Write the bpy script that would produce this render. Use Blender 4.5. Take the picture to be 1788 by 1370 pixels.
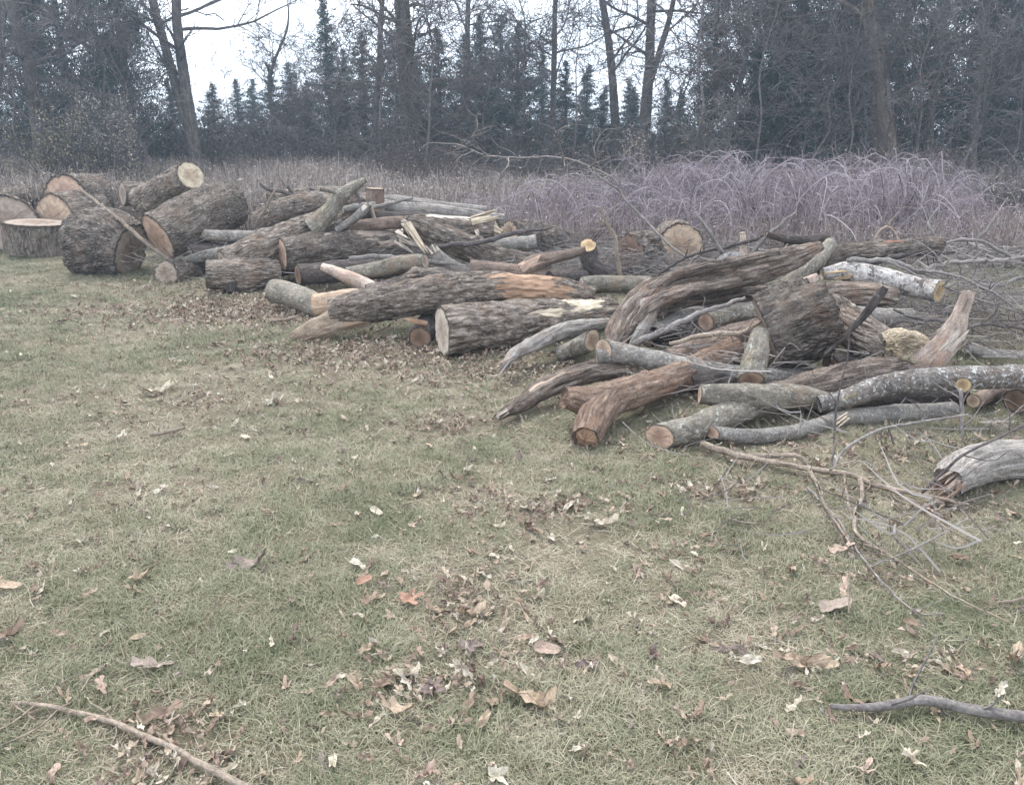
import bpy, math, random
import numpy as np

for _o in list(bpy.data.objects):
    bpy.data.objects.remove(_o)
SC = bpy.context.scene
COL = SC.collection
RNG = np.random.default_rng(11)
random.seed(11)

# ------------------------------------------------------------------ camera
W, HGT, F = 1788.0, 1370.0, 1376.0          # photograph size and focal length in its pixels
CAMH = 1.55
PITCH = math.radians(18.2)
cam_d = bpy.data.cameras.new('camera')
cam_d.sensor_fit = 'HORIZONTAL'
cam_d.sensor_width = 36.0
cam_d.lens = 36.0 * F / W
cam_d.clip_start = 0.05
cam_d.clip_end = 2000.0
cam = bpy.data.objects.new('camera', cam_d)
COL.objects.link(cam)
cam.location = (0, 0, CAMH)
cam.rotation_euler = (math.pi / 2 - PITCH, 0, 0)
SC.camera = cam

# ------------------------------------------------------------------ sky, sun, exposure
SUN_EL, SUN_AZ = math.radians(58), math.radians(-25)     # azimuth measured from +Y (view direction) towards +X
world = bpy.data.worlds.new('World')
SC.world = world
world.use_nodes = True
wn, wl = world.node_tree.nodes, world.node_tree.links
wn.clear()
w_out = wn.new('ShaderNodeOutputWorld')
w_bg = wn.new('ShaderNodeBackground')
w_sky = wn.new('ShaderNodeTexSky')
w_sky.sky_type = 'NISHITA'
w_sky.sun_disc = False
w_sky.sun_elevation = SUN_EL
w_sky.sun_rotation = SUN_AZ
w_sky.air_density = 1.0
w_sky.dust_density = 3.0
w_tc = wn.new('ShaderNodeTexCoord')
w_map = wn.new('ShaderNodeMapping')
w_map.inputs['Scale'].default_value = (1, 1, 2.2)
w_noise = wn.new('ShaderNodeTexNoise')
w_noise.inputs['Scale'].default_value = 2.2
w_noise.inputs['Detail'].default_value = 5
w_ramp = wn.new('ShaderNodeValToRGB')
w_ramp.color_ramp.elements[0].position = 0.3
w_ramp.color_ramp.elements[0].color = (11.0, 12.2, 14.0, 1)
w_ramp.color_ramp.elements[1].position = 0.7
w_ramp.color_ramp.elements[1].color = (14.5, 15.0, 15.8, 1)
w_mix = wn.new('ShaderNodeMixRGB')
w_mix.inputs[0].default_value = 0.88          # cloud cover over the clear sky
wl.new(w_tc.outputs['Generated'], w_map.inputs['Vector'])
wl.new(w_map.outputs['Vector'], w_noise.inputs['Vector'])
wl.new(w_noise.outputs['Fac'], w_ramp.inputs['Fac'])
wl.new(w_sky.outputs['Color'], w_mix.inputs[1])
wl.new(w_ramp.outputs['Color'], w_mix.inputs[2])
wl.new(w_mix.outputs['Color'], w_bg.inputs['Color'])
w_bg.inputs['Strength'].default_value = 0.08
wl.new(w_bg.outputs['Background'], w_out.inputs['Surface'])

sun_d = bpy.data.lights.new('sun', 'SUN')
sun_d.energy = 1.5
sun_d.angle = math.radians(14)
sun_d.color = (1.0, 0.96, 0.9)
sun = bpy.data.objects.new('sun', sun_d)
COL.objects.link(sun)
sun.rotation_euler = (math.pi / 2 - SUN_EL, 0, math.pi - SUN_AZ)

SC.view_settings.view_transform = 'Standard'
SC.view_settings.look = 'None'
SC.view_settings.exposure = 1.15
SC.view_settings.gamma = 1.0
SC.view_settings.use_curve_mapping = False
SC.render.engine = 'CYCLES'
SC.cycles.use_denoising = True
SC.cycles.use_adaptive_sampling = True
SC.cycles.adaptive_threshold = 0.025
SC.cycles.max_bounces = 4
SC.cycles.diffuse_bounces = 2
SC.cycles.glossy_bounces = 2
SC.cycles.transparent_max_bounces = 8
SC.cycles.volume_bounces = 0

# ------------------------------------------------------------------ geometry of the view
CP, SP = math.cos(PITCH), math.sin(PITCH)

def gY(row):
    """distance over flat ground at a row of the photograph"""
    v = (row - HGT / 2) / F
    t = CAMH / (SP + v * CP)
    return t * (CP - v * SP)

def at(x, y, Y):
    u, v = (x - W / 2) / F, (y - HGT / 2) / F
    t = Y / (CP - v * SP)
    return np.array([t * u, Y, CAMH - t * (SP + v * CP)]), t

def ground_at(x, y, z=0.0):
    u, v = (x - W / 2) / F, (y - HGT / 2) / F
    t = (CAMH - z) / (SP + v * CP)
    return np.array([t * u, t * (CP - v * SP), z])

# ------------------------------------------------------------------ noise
def _hash(a, b, c, s):
    h = (a * np.uint32(374761393) + b * np.uint32(668265263) + c * np.uint32(2246822519) + np.uint32(s * 3266489917 & 0xffffffff))
    h = (h ^ (h >> np.uint32(13))) * np.uint32(1274126177)
    h = h ^ (h >> np.uint32(16))
    return h.astype(np.float64) / 4294967295.0

def vn(p, seed=0):
    """value noise 0..1 for an N x 3 array"""
    p = np.asarray(p, float)
    i = np.floor(p)
    f = p - i
    f = f * f * (3 - 2 * f)
    i = i.astype(np.int64).astype(np.uint32)
    o = np.uint32(1)
    x, y, z = i[:, 0], i[:, 1], i[:, 2]
    fx, fy, fz = f[:, 0], f[:, 1], f[:, 2]
    def lerp(a, b, t): return a + (b - a) * t
    c00 = lerp(_hash(x, y, z, seed), _hash(x + o, y, z, seed), fx)
    c10 = lerp(_hash(x, y + o, z, seed), _hash(x + o, y + o, z, seed), fx)
    c01 = lerp(_hash(x, y, z + o, seed), _hash(x + o, y, z + o, seed), fx)
    c11 = lerp(_hash(x, y + o, z + o, seed), _hash(x + o, y + o, z + o, seed), fx)
    return lerp(lerp(c00, c10, fy), lerp(c01, c11, fy), fz)

def fbm(p, seed=0, n=3):
    r, a, tot = 0, 1.0, 0
    p = np.asarray(p, float)
    for k in range(n):
        r = r + a * vn(p, seed + k * 17)
        tot += a
        p = p * 2.03 + 7.1
        a *= 0.5
    return r / tot

# ------------------------------------------------------------------ mesh helpers
def mesh(name, V, Fs, mat, attrs=None, smooth=True):
    """Fs: list of integer arrays (m x 3 or m x 4)"""
    me = bpy.data.meshes.new(name)
    V = np.asarray(V, np.float32)
    me.vertices.add(len(V))
    me.vertices.foreach_set('co', V.ravel())
    Fs = [np.asarray(f, np.int32) for f in Fs if len(f)]
    loops = np.concatenate([f.ravel() for f in Fs])
    cnt = np.concatenate([np.full(len(f), f.shape[1], np.int32) for f in Fs])
    start = np.concatenate([[0], np.cumsum(cnt)[:-1]]).astype(np.int32)
    me.loops.add(len(loops))
    me.loops.foreach_set('vertex_index', loops)
    me.polygons.add(len(cnt))
    me.polygons.foreach_set('loop_start', start)
    me.polygons.foreach_set('use_smooth', np.full(len(cnt), smooth, bool))
    me.update(calc_edges=True)
    me.validate()
    if attrs:
        for k, a in attrs.items():
            a = np.asarray(a, np.float32)
            if a.ndim == 2:
                at_ = me.attributes.new(k, 'FLOAT_VECTOR', 'POINT')
                at_.data.foreach_set('vector', a.ravel())
            else:
                at_ = me.attributes.new(k, 'FLOAT', 'POINT')
                at_.data.foreach_set('value', a)
    if mat:
        me.materials.append(mat)
    return me

def link(name, me, parent=None, loc=(0, 0, 0)):
    o = bpy.data.objects.new(name, me)
    COL.objects.link(o)
    o.location = loc
    if parent:
        o.parent = parent
    return o

def tag(o, label, cat=None, group=None, kind=None):
    o['label'] = label
    if cat: o['category'] = cat
    if group: o['group'] = group
    if kind: o['kind'] = kind
    return o

def empty(name, loc):
    o = bpy.data.objects.new(name, None)
    COL.objects.link(o)
    o.location = loc
    o.empty_display_size = 0.1
    return o

class MB:
    """collects pieces of mesh that make ONE part"""
    def __init__(self):
        self.V, self.Q, self.T, self.B, self.n = [], [], [], [], 0
    def add(self, V, quads=None, tris=None, bk=None):
        V = np.asarray(V, float)
        self.V.append(V)
        self.B.append(V if bk is None else np.asarray(bk, float))
        if quads is not None and len(quads): self.Q.append(np.asarray(quads) + self.n)
        if tris is not None and len(tris): self.T.append(np.asarray(tris) + self.n)
        self.n += len(V)
    def mesh(self, name, mat, off=(0, 0, 0), smooth=True, extra=None):
        V = np.concatenate(self.V) - np.asarray(off)
        Fs = []
        if self.Q: Fs.append(np.concatenate(self.Q))
        if self.T: Fs.append(np.concatenate(self.T))
        at_ = {'bk': np.concatenate(self.B)}
        if extra: at_.update(extra)
        return mesh(name, V, Fs, mat, at_, smooth)

def spline(P, R, n):
    """Catmull-Rom through P with radii R, n samples evenly spread"""
    P, R = np.asarray(P, float), np.asarray(R, float)
    D = np.column_stack([P, R])
    if len(D) == 2:
        t = np.linspace(0, 1, n)[:, None]
        S = D[0] * (1 - t) + D[1] * t
        return S[:, :3], S[:, 3]
    E = np.vstack([2 * D[0] - D[1], D, 2 * D[-1] - D[-2]])
    out = []
    for i in range(len(D) - 1):
        p0, p1, p2, p3 = E[i], E[i + 1], E[i + 2], E[i + 3]
        t = np.linspace(0, 1, 24, endpoint=False)[:, None]
        out.append(0.5 * ((2 * p1) + (-p0 + p2) * t + (2 * p0 - 5 * p1 + 4 * p2 - p3) * t ** 2 + (-p0 + 3 * p1 - 3 * p2 + p3) * t ** 3))
    S = np.vstack(out + [D[-1:]])
    L = np.concatenate([[0], np.cumsum(np.linalg.norm(np.diff(S[:, :3], axis=0), axis=1))])
    u = np.linspace(0, L[-1], n)
    S = np.column_stack([np.interp(u, L, S[:, k]) for k in range(4)])
    return S[:, :3], np.maximum(S[:, 3], 0.0005)

def frames(P):
    T = np.gradient(P, axis=0)
    T /= np.linalg.norm(T, axis=1)[:, None] + 1e-9
    ref = np.array([0, 0, 1.0]) if np.mean(np.abs(T[:, 2])) < 0.8 else np.array([0, -1.0, 0])
    N = ref - (T @ ref)[:, None] * T
    N /= np.linalg.norm(N, axis=1)[:, None] + 1e-9
    B = np.cross(T, N)
    return T, N, B

def ring_quads(n, k):
    i = np.arange(n - 1)[:, None] * k
    j = np.arange(k)[None, :]
    j2 = (j + 1) % k
    return np.stack([i + j, i + j2, i + k + j2, i + k + j], -1).reshape(-1, 4)[:, ::-1]

def thin_tube(mb, P, R, k=4, n=None):
    """a twig: swept tube with a closed pointed end"""
    P = np.asarray(P, float)
    R = np.asarray(R, float)
    if n: P, R = spline(P, R, n)
    T, N, B = frames(P)
    a = np.linspace(0, 2 * np.pi, k, endpoint=False)
    V = P[:, None, :] + R[:, None, None] * (np.cos(a)[None, :, None] * N[:, None, :] + np.sin(a)[None, :, None] * B[:, None, :])
    s = np.concatenate([[0], np.cumsum(np.linalg.norm(np.diff(P, axis=0), axis=1))])
    bk = np.stack([np.cos(a)[None, :] * R[:, None], np.sin(a)[None, :] * R[:, None], np.repeat(s[:, None], k, 1)], -1)
    m = len(P)
    V = V.reshape(-1, 3)
    bk = bk.reshape(-1, 3)
    V = np.vstack([V, P[-1:] + T[-1:] * R[-1], P[:1] - T[:1] * R[0] * 0.3])
    bk = np.vstack([bk, [[0, 0, s[-1]]], [[0, 0, 0]]])
    j = np.arange(k)
    t1 = np.column_stack([(m - 1) * k + j, (m - 1) * k + (j + 1) % k, np.full(k, m * k)])[:, ::-1]
    t0 = np.column_stack([j, (j + 1) % k, np.full(k, m * k + 1)])
    mb.add(V, ring_quads(m, k), np.vstack([t1, t0]), bk)

# ------------------------------------------------------------------ materials
MATS = {}
def newmat(name):
    m = bpy.data.materials.new(name)
    m.use_nodes = True
    nt = m.node_tree
    b = nt.nodes['Principled BSDF']
    b.inputs['Roughness'].default_value = 0.9
    b.inputs['Specular IOR Level'].default_value = 0.2
    return m, nt.nodes, nt.links, b

def noise_node(N, Lk, vec, scale, detail=4, rough=0.6):
    n = N.new('ShaderNodeTexNoise')
    n.inputs['Scale'].default_value = scale
    n.inputs['Detail'].default_value = detail
    n.inputs['Roughness'].default_value = rough
    if vec is not None: Lk.new(vec, n.inputs['Vector'])
    return n.outputs['Fac']

def ramp(N, Lk, fac, stops):
    r = N.new('ShaderNodeValToRGB')
    while len(r.color_ramp.elements) < len(stops): r.color_ramp.elements.new(0.5)
    for e, (p, c) in zip(r.color_ramp.elements, stops):
        e.position = p
        e.color = (*c, 1) if len(c) == 3 else c
    Lk.new(fac, r.inputs['Fac'])
    return r.outputs['Color']

def mixc(N, Lk, fac, a, b, mode='MIX'):
    m = N.new('ShaderNodeMixRGB')
    m.blend_type = mode
    for k, v in ((0, fac), (1, a), (2, b)):
        if hasattr(v, 'links'): Lk.new(v, m.inputs[k])
        elif isinstance(v, (int, float)): m.inputs[k].default_value = v
        else: m.inputs[k].default_value = (*v, 1)
    return m.outputs['Color']

def mth(N, Lk, op, a, b=None):
    m = N.new('ShaderNodeMath')
    m.operation = op
    for k, v in ((0, a), (1, b)):
        if v is None: continue
        if hasattr(v, 'links'): Lk.new(v, m.inputs[k])
        else: m.inputs[k].default_value = v
    return m.outputs[0]

def bark_mat(name, dark, mid, pale, across=0.03, along=0.11, bump=0.014, peelc=(0.36, 0.23, 0.15), spots=None, fiss=0.5):
    if name in MATS: return MATS[name]
    m, N, Lk, b = newmat(name)
    a = N.new('ShaderNodeAttribute'); a.attribute_name = 'bk'
    mp = N.new('ShaderNodeMapping')
    mp.inputs['Scale'].default_value = (1 / across, 1 / across, 1 / along)
    oi = N.new('ShaderNodeObjectInfo')
    rs = N.new('ShaderNodeMapRange'); rs.inputs['To Min'].default_value = 0.65; rs.inputs['To Max'].default_value = 1.45
    rnd2 = mth(N, Lk, 'FRACT', mth(N, Lk, 'MULTIPLY', oi.outputs['Random'], 17.31))
    Lk.new(rnd2, rs.inputs['Value'])
    sc_ = N.new('ShaderNodeVectorMath'); sc_.operation = 'SCALE'
    Lk.new(a.outputs['Vector'], sc_.inputs[0]); Lk.new(rs.outputs[0], sc_.inputs['Scale'])
    Lk.new(sc_.outputs[0], mp.inputs['Vector'])
    wob = N.new('ShaderNodeTexNoise'); wob.inputs['Scale'].default_value = 0.9; wob.inputs['Detail'].default_value = 3
    Lk.new(mp.outputs['Vector'], wob.inputs['Vector'])
    vec = N.new('ShaderNodeVectorMath'); vec.operation = 'MULTIPLY_ADD'
    Lk.new(wob.outputs['Color'], vec.inputs[0]); vec.inputs[1].default_value = (1.6, 1.6, 1.6)
    Lk.new(mp.outputs['Vector'], vec.inputs[2])
    vo = N.new('ShaderNodeTexVoronoi'); vo.feature = 'DISTANCE_TO_EDGE'; vo.inputs['Scale'].default_value = 0.8
    Lk.new(vec.outputs[0], vo.inputs['Vector'])
    plates = N.new('ShaderNodeMapRange')
    plates.inputs['From Min'].default_value = 0.0; plates.inputs['From Max'].default_value = 0.35
    Lk.new(vo.outputs['Distance'], plates.inputs['Value'])
    n1 = noise_node(N, Lk, mp.outputs['Vector'], 1.3, 6, 0.7)
    n2 = noise_node(N, Lk, a.outputs['Vector'], 9.0, 5, 0.65)
    n3 = noise_node(N, Lk, a.outputs['Vector'], 90.0, 3, 0.7)
    brk = N_clamp(N, Lk, mth(N, Lk, 'MULTIPLY', mth(N, Lk, 'SUBTRACT', noise_node(N, Lk, a.outputs['Vector'], 5.5, 4, 0.65), 0.36), 4.5))
    h = mth(N, Lk, 'MULTIPLY', mth(N, Lk, 'MULTIPLY', plates.outputs[0], brk), fiss)
    h = mth(N, Lk, 'ADD', h, mth(N, Lk, 'MULTIPLY', n1, 1.0 - fiss * 0.6))
    h = mth(N, Lk, 'ADD', h, mth(N, Lk, 'MULTIPLY', n3, 0.22))
    base = ramp(N, Lk, n1, [(0.28, dark), (0.5, mid), (0.72, pale)])
    big = ramp(N, Lk, n2, [(0.3, (0.62, 0.6, 0.6)), (0.5, (1, 1, 1)), (0.7, (1.35, 1.33, 1.3))])
    base = mixc(N, Lk, 1.0, base, big, 'MULTIPLY')
    inner = ramp(N, Lk, plates.outputs[0], [(0.03, (0.42, 0.38, 0.36)), (0.28, (1.0, 1.0, 1.0)), (0.9, (1.28, 1.28, 1.28))])
    base = mixc(N, Lk, mth(N, Lk, 'MULTIPLY', brk, min(1.0, fiss * 1.1)), base, inner, 'MULTIPLY')
    np1 = noise_node(N, Lk, a.outputs['Vector'], 3.7, 5, 0.7)
    base = mixc(N, Lk, mth(N, Lk, 'MULTIPLY', N_clamp(N, Lk, mth(N, Lk, 'MULTIPLY', mth(N, Lk, 'SUBTRACT', np1, 0.54), 8.0)), 0.65), base, tuple(c * k for c, k in zip(mid, (1.15, 0.93, 0.78))))
    np2 = noise_node(N, Lk, sc_.outputs[0], 16.0, 5, 0.75)
    base = mixc(N, Lk, mth(N, Lk, 'MULTIPLY', N_clamp(N, Lk, mth(N, Lk, 'MULTIPLY', mth(N, Lk, 'SUBTRACT', np2, 0.6), 9.0)), 0.55), base, (0.34, 0.345, 0.315))
    fine = ramp(N, Lk, n3, [(0.3, (0.6, 0.6, 0.6)), (0.7, (1.35, 1.35, 1.35))])
    base = mixc(N, Lk, 0.9, base, fine, 'MULTIPLY')
    if spots:
        n4 = noise_node(N, Lk, a.outputs['Vector'], spots[1], 4, 0.75)
        sp = ramp(N, Lk, n4, [(spots[2], (0, 0, 0)), (spots[2] + 0.05, (1, 1, 1))])
        base = mixc(N, Lk, sp, base, spots[0])
    # lichen with its own places
    la = N.new('ShaderNodeAttribute'); la.attribute_name = 'lich'
    n5 = noise_node(N, Lk, a.outputs['Vector'], 55.0, 4, 0.7)
    lf = mth(N, Lk, 'MULTIPLY', la.outputs['Fac'], 1.0)
    lf = mth(N, Lk, 'SUBTRACT', mth(N, Lk, 'ADD', mth(N, Lk, 'MULTIPLY', lf, 0.55), n5), 0.98)
    lf = N_clamp(N, Lk, mth(N, Lk, 'MULTIPLY', lf, 5.0))
    base = mixc(N, Lk, lf, base, (0.36, 0.31, 0.13))
    # stripped wood
    pa = N.new('ShaderNodeAttribute'); pa.attribute_name = 'peel'
    mp2 = N.new('ShaderNodeMapping'); mp2.inputs['Scale'].default_value = (70, 70, 5)
    Lk.new(a.outputs['Vector'], mp2.inputs['Vector'])
    g = noise_node(N, Lk, mp2.outputs['Vector'], 1.0, 5, 0.7)
    lo = tuple(c * 0.55 for c in peelc); hi = tuple(min(0.8, c * 1.45) for c in peelc)
    wood = ramp(N, Lk, g, [(0.3, lo), (0.5, peelc), (0.7, hi)])
    wood = mixc(N, Lk, 0.6, wood, big, 'MULTIPLY')
    pf = N_clamp(N, Lk, mth(N, Lk, 'MULTIPLY', mth(N, Lk, 'SUBTRACT', pa.outputs['Fac'], 0.45), 10.0))
    base = mixc(N, Lk, pf, base, wood)
    # each log its own tone
    tone = N.new('ShaderNodeMapRange')
    tone.inputs['To Min'].default_value = 0.8; tone.inputs['To Max'].default_value = 1.22
    Lk.new(oi.outputs['Random'], tone.inputs['Value'])
    base = mixc(N, Lk, 1.0, base, tone.outputs[0], 'MULTIPLY')
    Lk.new(base, b.inputs['Base Color'])
    bp = N.new('ShaderNodeBump')
    bp.inputs['Strength'].default_value = 1.0
    bp.inputs['Distance'].default_value = bump
    hh = mixc(N, Lk, pf, h, mth(N, Lk, 'MULTIPLY', g, 0.25))
    Lk.new(hh, bp.inputs['Height'])
    Lk.new(bp.outputs['Normal'], b.inputs['Normal'])
    MATS[name] = m
    return m

def N_clamp(N, Lk, v):
    m = N.new('ShaderNodeClamp')
    Lk.new(v, m.inputs[0])
    return m.outputs[0]

def face_mat(name, col, ring=0.25, crack=True):
    """sawn end grain: growth rings, saw marks, weathering"""
    if name in MATS: return MATS[name]
    m, N, Lk, b = newmat(name)
    a = N.new('ShaderNodeAttribute'); a.attribute_name = 'bk'
    sep = N.new('ShaderNodeSeparateXYZ'); Lk.new(a.outputs['Vector'], sep.inputs[0])
    wob = noise_node(N, Lk, a.outputs['Vector'], 14.0, 3, 0.6)
    d = N.new('ShaderNodeVectorMath'); d.operation = 'LENGTH'; Lk.new(a.outputs['Vector'], d.inputs[0])
    rr = mth(N, Lk, 'ADD', mth(N, Lk, 'MULTIPLY', d.outputs['Value'], 420.0), mth(N, Lk, 'MULTIPLY', wob, 9.0))
    rings = mth(N, Lk, 'MULTIPLY', mth(N, Lk, 'ADD', mth(N, Lk, 'SINE', rr), 1.0), 0.5)
    mp = N.new('ShaderNodeMapping'); mp.inputs['Scale'].default_value = (160, 12, 20); mp.inputs['Rotation'].default_value = (0, 0, 0.5)
    Lk.new(a.outputs['Vector'], mp.inputs['Vector'])
    saw = noise_node(N, Lk, mp.outputs['Vector'], 1.0, 3, 0.6)
    blot = noise_node(N, Lk, a.outputs['Vector'], 13.0, 4, 0.6)
    lo = tuple(c * 0.66 for c in col); hi = tuple(min(0.85, c * 1.18) for c in col)
    c = ramp(N, Lk, blot, [(0.3, lo), (0.55, col), (0.75, hi)])
    ga = N.new('ShaderNodeAttribute'); ga.attribute_name = 'rim'
    gg = mth(N, Lk, 'ADD', ga.outputs['Fac'], mth(N, Lk, 'MULTIPLY', mth(N, Lk, 'SUBTRACT', wob, 0.5), 0.45))
    c = mixc(N, Lk, 1.0, c, ramp(N, Lk, gg, [(0.0, (0.74, 0.66, 0.6)), (0.5, (0.86, 0.8, 0.76)), (0.66, (1.06, 1.05, 1.02)), (0.9, (1.1, 1.1, 1.06)), (1.0, (0.8, 0.75, 0.7))]), 'MULTIPLY')
    c = mixc(N, Lk, mth(N, Lk, 'MULTIPLY', rings, ring), c, tuple(x * 0.55 for x in col))
    c = mixc(N, Lk, 0.5, c, ramp(N, Lk, saw, [(0.3, (0.6, 0.6, 0.6)), (0.7, (1.25, 1.25, 1.25))]), 'MULTIPLY')
    nv = N.new('ShaderNodeVectorMath'); nv.operation = 'NORMALIZE'; Lk.new(a.outputs['Vector'], nv.inputs[0])
    an = N.new('ShaderNodeTexNoise'); an.inputs['Scale'].default_value = 3.3; an.inputs['Detail'].default_value = 2
    Lk.new(nv.outputs[0], an.inputs['Vector'])
    ck = mth(N, Lk, 'LESS_THAN', mth(N, Lk, 'ABSOLUTE', mth(N, Lk, 'SUBTRACT', an.outputs['Fac'], 0.5)), 0.006)
    ck = mth(N, Lk, 'MULTIPLY', ck, mth(N, Lk, 'LESS_THAN', gg, 0.8))
    c = mixc(N, Lk, mth(N, Lk, 'MULTIPLY', ck, 0.5), c, tuple(x * 0.22 for x in col))
    dirt = noise_node(N, Lk, a.outputs['Vector'], 32.0, 5, 0.75)
    c = mixc(N, Lk, mth(N, Lk, 'MULTIPLY', N_clamp(N, Lk, mth(N, Lk, 'MULTIPLY', mth(N, Lk, 'SUBTRACT', dirt, 0.55), 7.0)), 0.45), c, (0.16, 0.13, 0.105))
    Lk.new(c, b.inputs['Base Color'])
    bp = N.new('ShaderNodeBump'); bp.inputs['Distance'].default_value = 0.006
    Lk.new(mth(N, Lk, 'SUBTRACT', saw, ck), bp.inputs['Height']); Lk.new(bp.outputs['Normal'], b.inputs['Normal'])
    MATS[name] = m
    return m

def wood_mat(name, col):
    """split or torn wood with grain along the piece"""
    if name in MATS: return MATS[name]
    m, N, Lk, b = newmat(name)
    a = N.new('ShaderNodeAttribute'); a.attribute_name = 'bk'
    mp = N.new('ShaderNodeMapping'); mp.inputs['Scale'].default_value = (110, 110, 6)
    Lk.new(a.outputs['Vector'], mp.inputs['Vector'])
    g = noise_node(N, Lk, mp.outputs['Vector'], 1.0, 5, 0.7)
    big = noise_node(N, Lk, a.outputs['Vector'], 11.0, 4, 0.6)
    lo = tuple(c * 0.5 for c in col); hi = tuple(min(0.85, c * 1.35) for c in col)
    c = ramp(N, Lk, g, [(0.3, lo), (0.5, col), (0.72, hi)])
    c = mixc(N, Lk, 0.8, c, ramp(N, Lk, big, [(0.3, (0.62, 0.58, 0.55)), (0.65, (1.15, 1.15, 1.15))]), 'MULTIPLY')
    Lk.new(c, b.inputs['Base Color'])
    bp = N.new('ShaderNodeBump'); bp.inputs['Distance'].default_value = 0.006
    Lk.new(g, bp.inputs['Height']); Lk.new(bp.outputs['Normal'], b.inputs['Normal'])
    MATS[name] = m
    return m

BARK = {
    'oak':    dict(dark=(0.075, 0.06, 0.05), mid=(0.195, 0.163, 0.138), pale=(0.39, 0.35, 0.31), across=0.028, along=0.085, bump=0.034, fiss=0.8),
    'deep':   dict(dark=(0.065, 0.054, 0.047), mid=(0.165, 0.14, 0.122), pale=(0.34, 0.305, 0.275), across=0.038, along=0.085, bump=0.055, fiss=0.9),
    'grey':   dict(dark=(0.115, 0.104, 0.094), mid=(0.215, 0.198, 0.18), pale=(0.345, 0.325, 0.30), across=0.02, along=0.03, bump=0.006, fiss=0.2,
                   spots=((0.42, 0.42, 0.40), 26.0, 0.58)),
    'green':  dict(dark=(0.10, 0.09, 0.072), mid=(0.195, 0.175, 0.145), pale=(0.33, 0.305, 0.26), across=0.02, along=0.05, bump=0.007, fiss=0.3,
                   spots=((0.37, 0.38, 0.34), 22.0, 0.6)),
    'rotten': dict(dark=(0.075, 0.058, 0.05), mid=(0.20, 0.16, 0.135), pale=(0.38, 0.335, 0.29), across=0.02, along=0.2, bump=0.035, fiss=0.6),
    'brown':  dict(dark=(0.10, 0.07, 0.055), mid=(0.22, 0.165, 0.135), pale=(0.34, 0.27, 0.23), across=0.02, along=0.16, bump=0.008, fiss=0.3),
    'orange': dict(dark=(0.08, 0.054, 0.042), mid=(0.20, 0.14, 0.106), pale=(0.36, 0.275, 0.215), across=0.02, along=0.16, bump=0.03, fiss=0.15,
                   spots=((0.12, 0.09, 0.078), 9.0, 0.56)),
    'pink':   dict(dark=(0.25, 0.19, 0.16), mid=(0.42, 0.335, 0.285), pale=(0.57, 0.485, 0.43), across=0.014, along=0.2, bump=0.006, fiss=0.1),
    'weather':dict(dark=(0.12, 0.108, 0.098), mid=(0.27, 0.246, 0.225), pale=(0.44, 0.412, 0.385), across=0.010, along=0.25, bump=0.012, fiss=0.2),
    'birch':  dict(dark=(0.18, 0.165, 0.155), mid=(0.38, 0.36, 0.345), pale=(0.55, 0.53, 0.51), across=0.03, along=0.04, bump=0.008, fiss=0.2,
                   spots=((0.12, 0.10, 0.09), 13.0, 0.53)),
    'lichen': dict(dark=(0.05, 0.045, 0.042), mid=(0.135, 0.122, 0.112), pale=(0.25, 0.232, 0.218), across=0.02, along=0.03, bump=0.012, fiss=0.3,
                   spots=((0.40, 0.40, 0.39), 38.0, 0.56)),
    'silver': dict(dark=(0.125, 0.115, 0.105), mid=(0.24, 0.224, 0.206), pale=(0.37, 0.352, 0.33), across=0.03, along=0.015, bump=0.006, fiss=0.2,
                   spots=((0.46, 0.46, 0.45), 34.0, 0.6)),
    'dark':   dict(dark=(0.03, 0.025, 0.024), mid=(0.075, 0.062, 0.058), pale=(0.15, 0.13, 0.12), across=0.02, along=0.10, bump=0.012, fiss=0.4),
    'wood':   dict(dark=(0.27, 0.195, 0.145), mid=(0.43, 0.335, 0.255), pale=(0.58, 0.485, 0.39), across=0.009, along=0.22, bump=0.012, fiss=0.1),
    'creamwood': dict(dark=(0.40, 0.31, 0.21), mid=(0.58, 0.48, 0.35), pale=(0.70, 0.61, 0.48), across=0.012, along=0.05, bump=0.05, fiss=0.6),
    'twigpale': dict(dark=(0.20, 0.18, 0.17), mid=(0.36, 0.335, 0.32), pale=(0.50, 0.475, 0.46), across=0.01, along=0.05, bump=0.002, fiss=0.2),
    'twig':   dict(dark=(0.12, 0.105, 0.10), mid=(0.21, 0.19, 0.18), pale=(0.33, 0.31, 0.30), across=0.01, along=0.05, bump=0.002, fiss=0.2),
    'twigdk': dict(dark=(0.05, 0.042, 0.042), mid=(0.10, 0.085, 0.083), pale=(0.17, 0.155, 0.15), across=0.01, along=0.05, bump=0.002, fiss=0.2),
    'twigtan':dict(dark=(0.15, 0.12, 0.095), mid=(0.27, 0.22, 0.175), pale=(0.40, 0.34, 0.28), across=0.01, along=0.05, bump=0.002, fiss=0.2),
}
def BK(kind, peelc=None):
    d = dict(BARK[kind])
    nm = 'bark_' + kind
    if peelc is not None:
        d['peelc'] = WOOD[peelc]
        nm += '_' + peelc
    return bark_mat(nm, **d)

WOOD = {'cream': (0.58, 0.49, 0.375), 'tan': (0.50, 0.385, 0.295), 'pink': (0.52, 0.37, 0.29), 'greytan': (0.39, 0.32, 0.27),
        'brown': (0.22, 0.15, 0.115), 'orange': (0.38, 0.25, 0.17), 'pale': (0.58, 0.51, 0.44), 'yellow': (0.52, 0.40, 0.25),
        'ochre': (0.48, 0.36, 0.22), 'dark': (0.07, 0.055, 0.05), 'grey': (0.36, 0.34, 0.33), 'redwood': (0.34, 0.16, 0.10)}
def FACE(c): return face_mat('sawn_' + c, WOOD[c])
def SPLIT(c): return wood_mat('split_' + c, WOOD[c])

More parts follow.
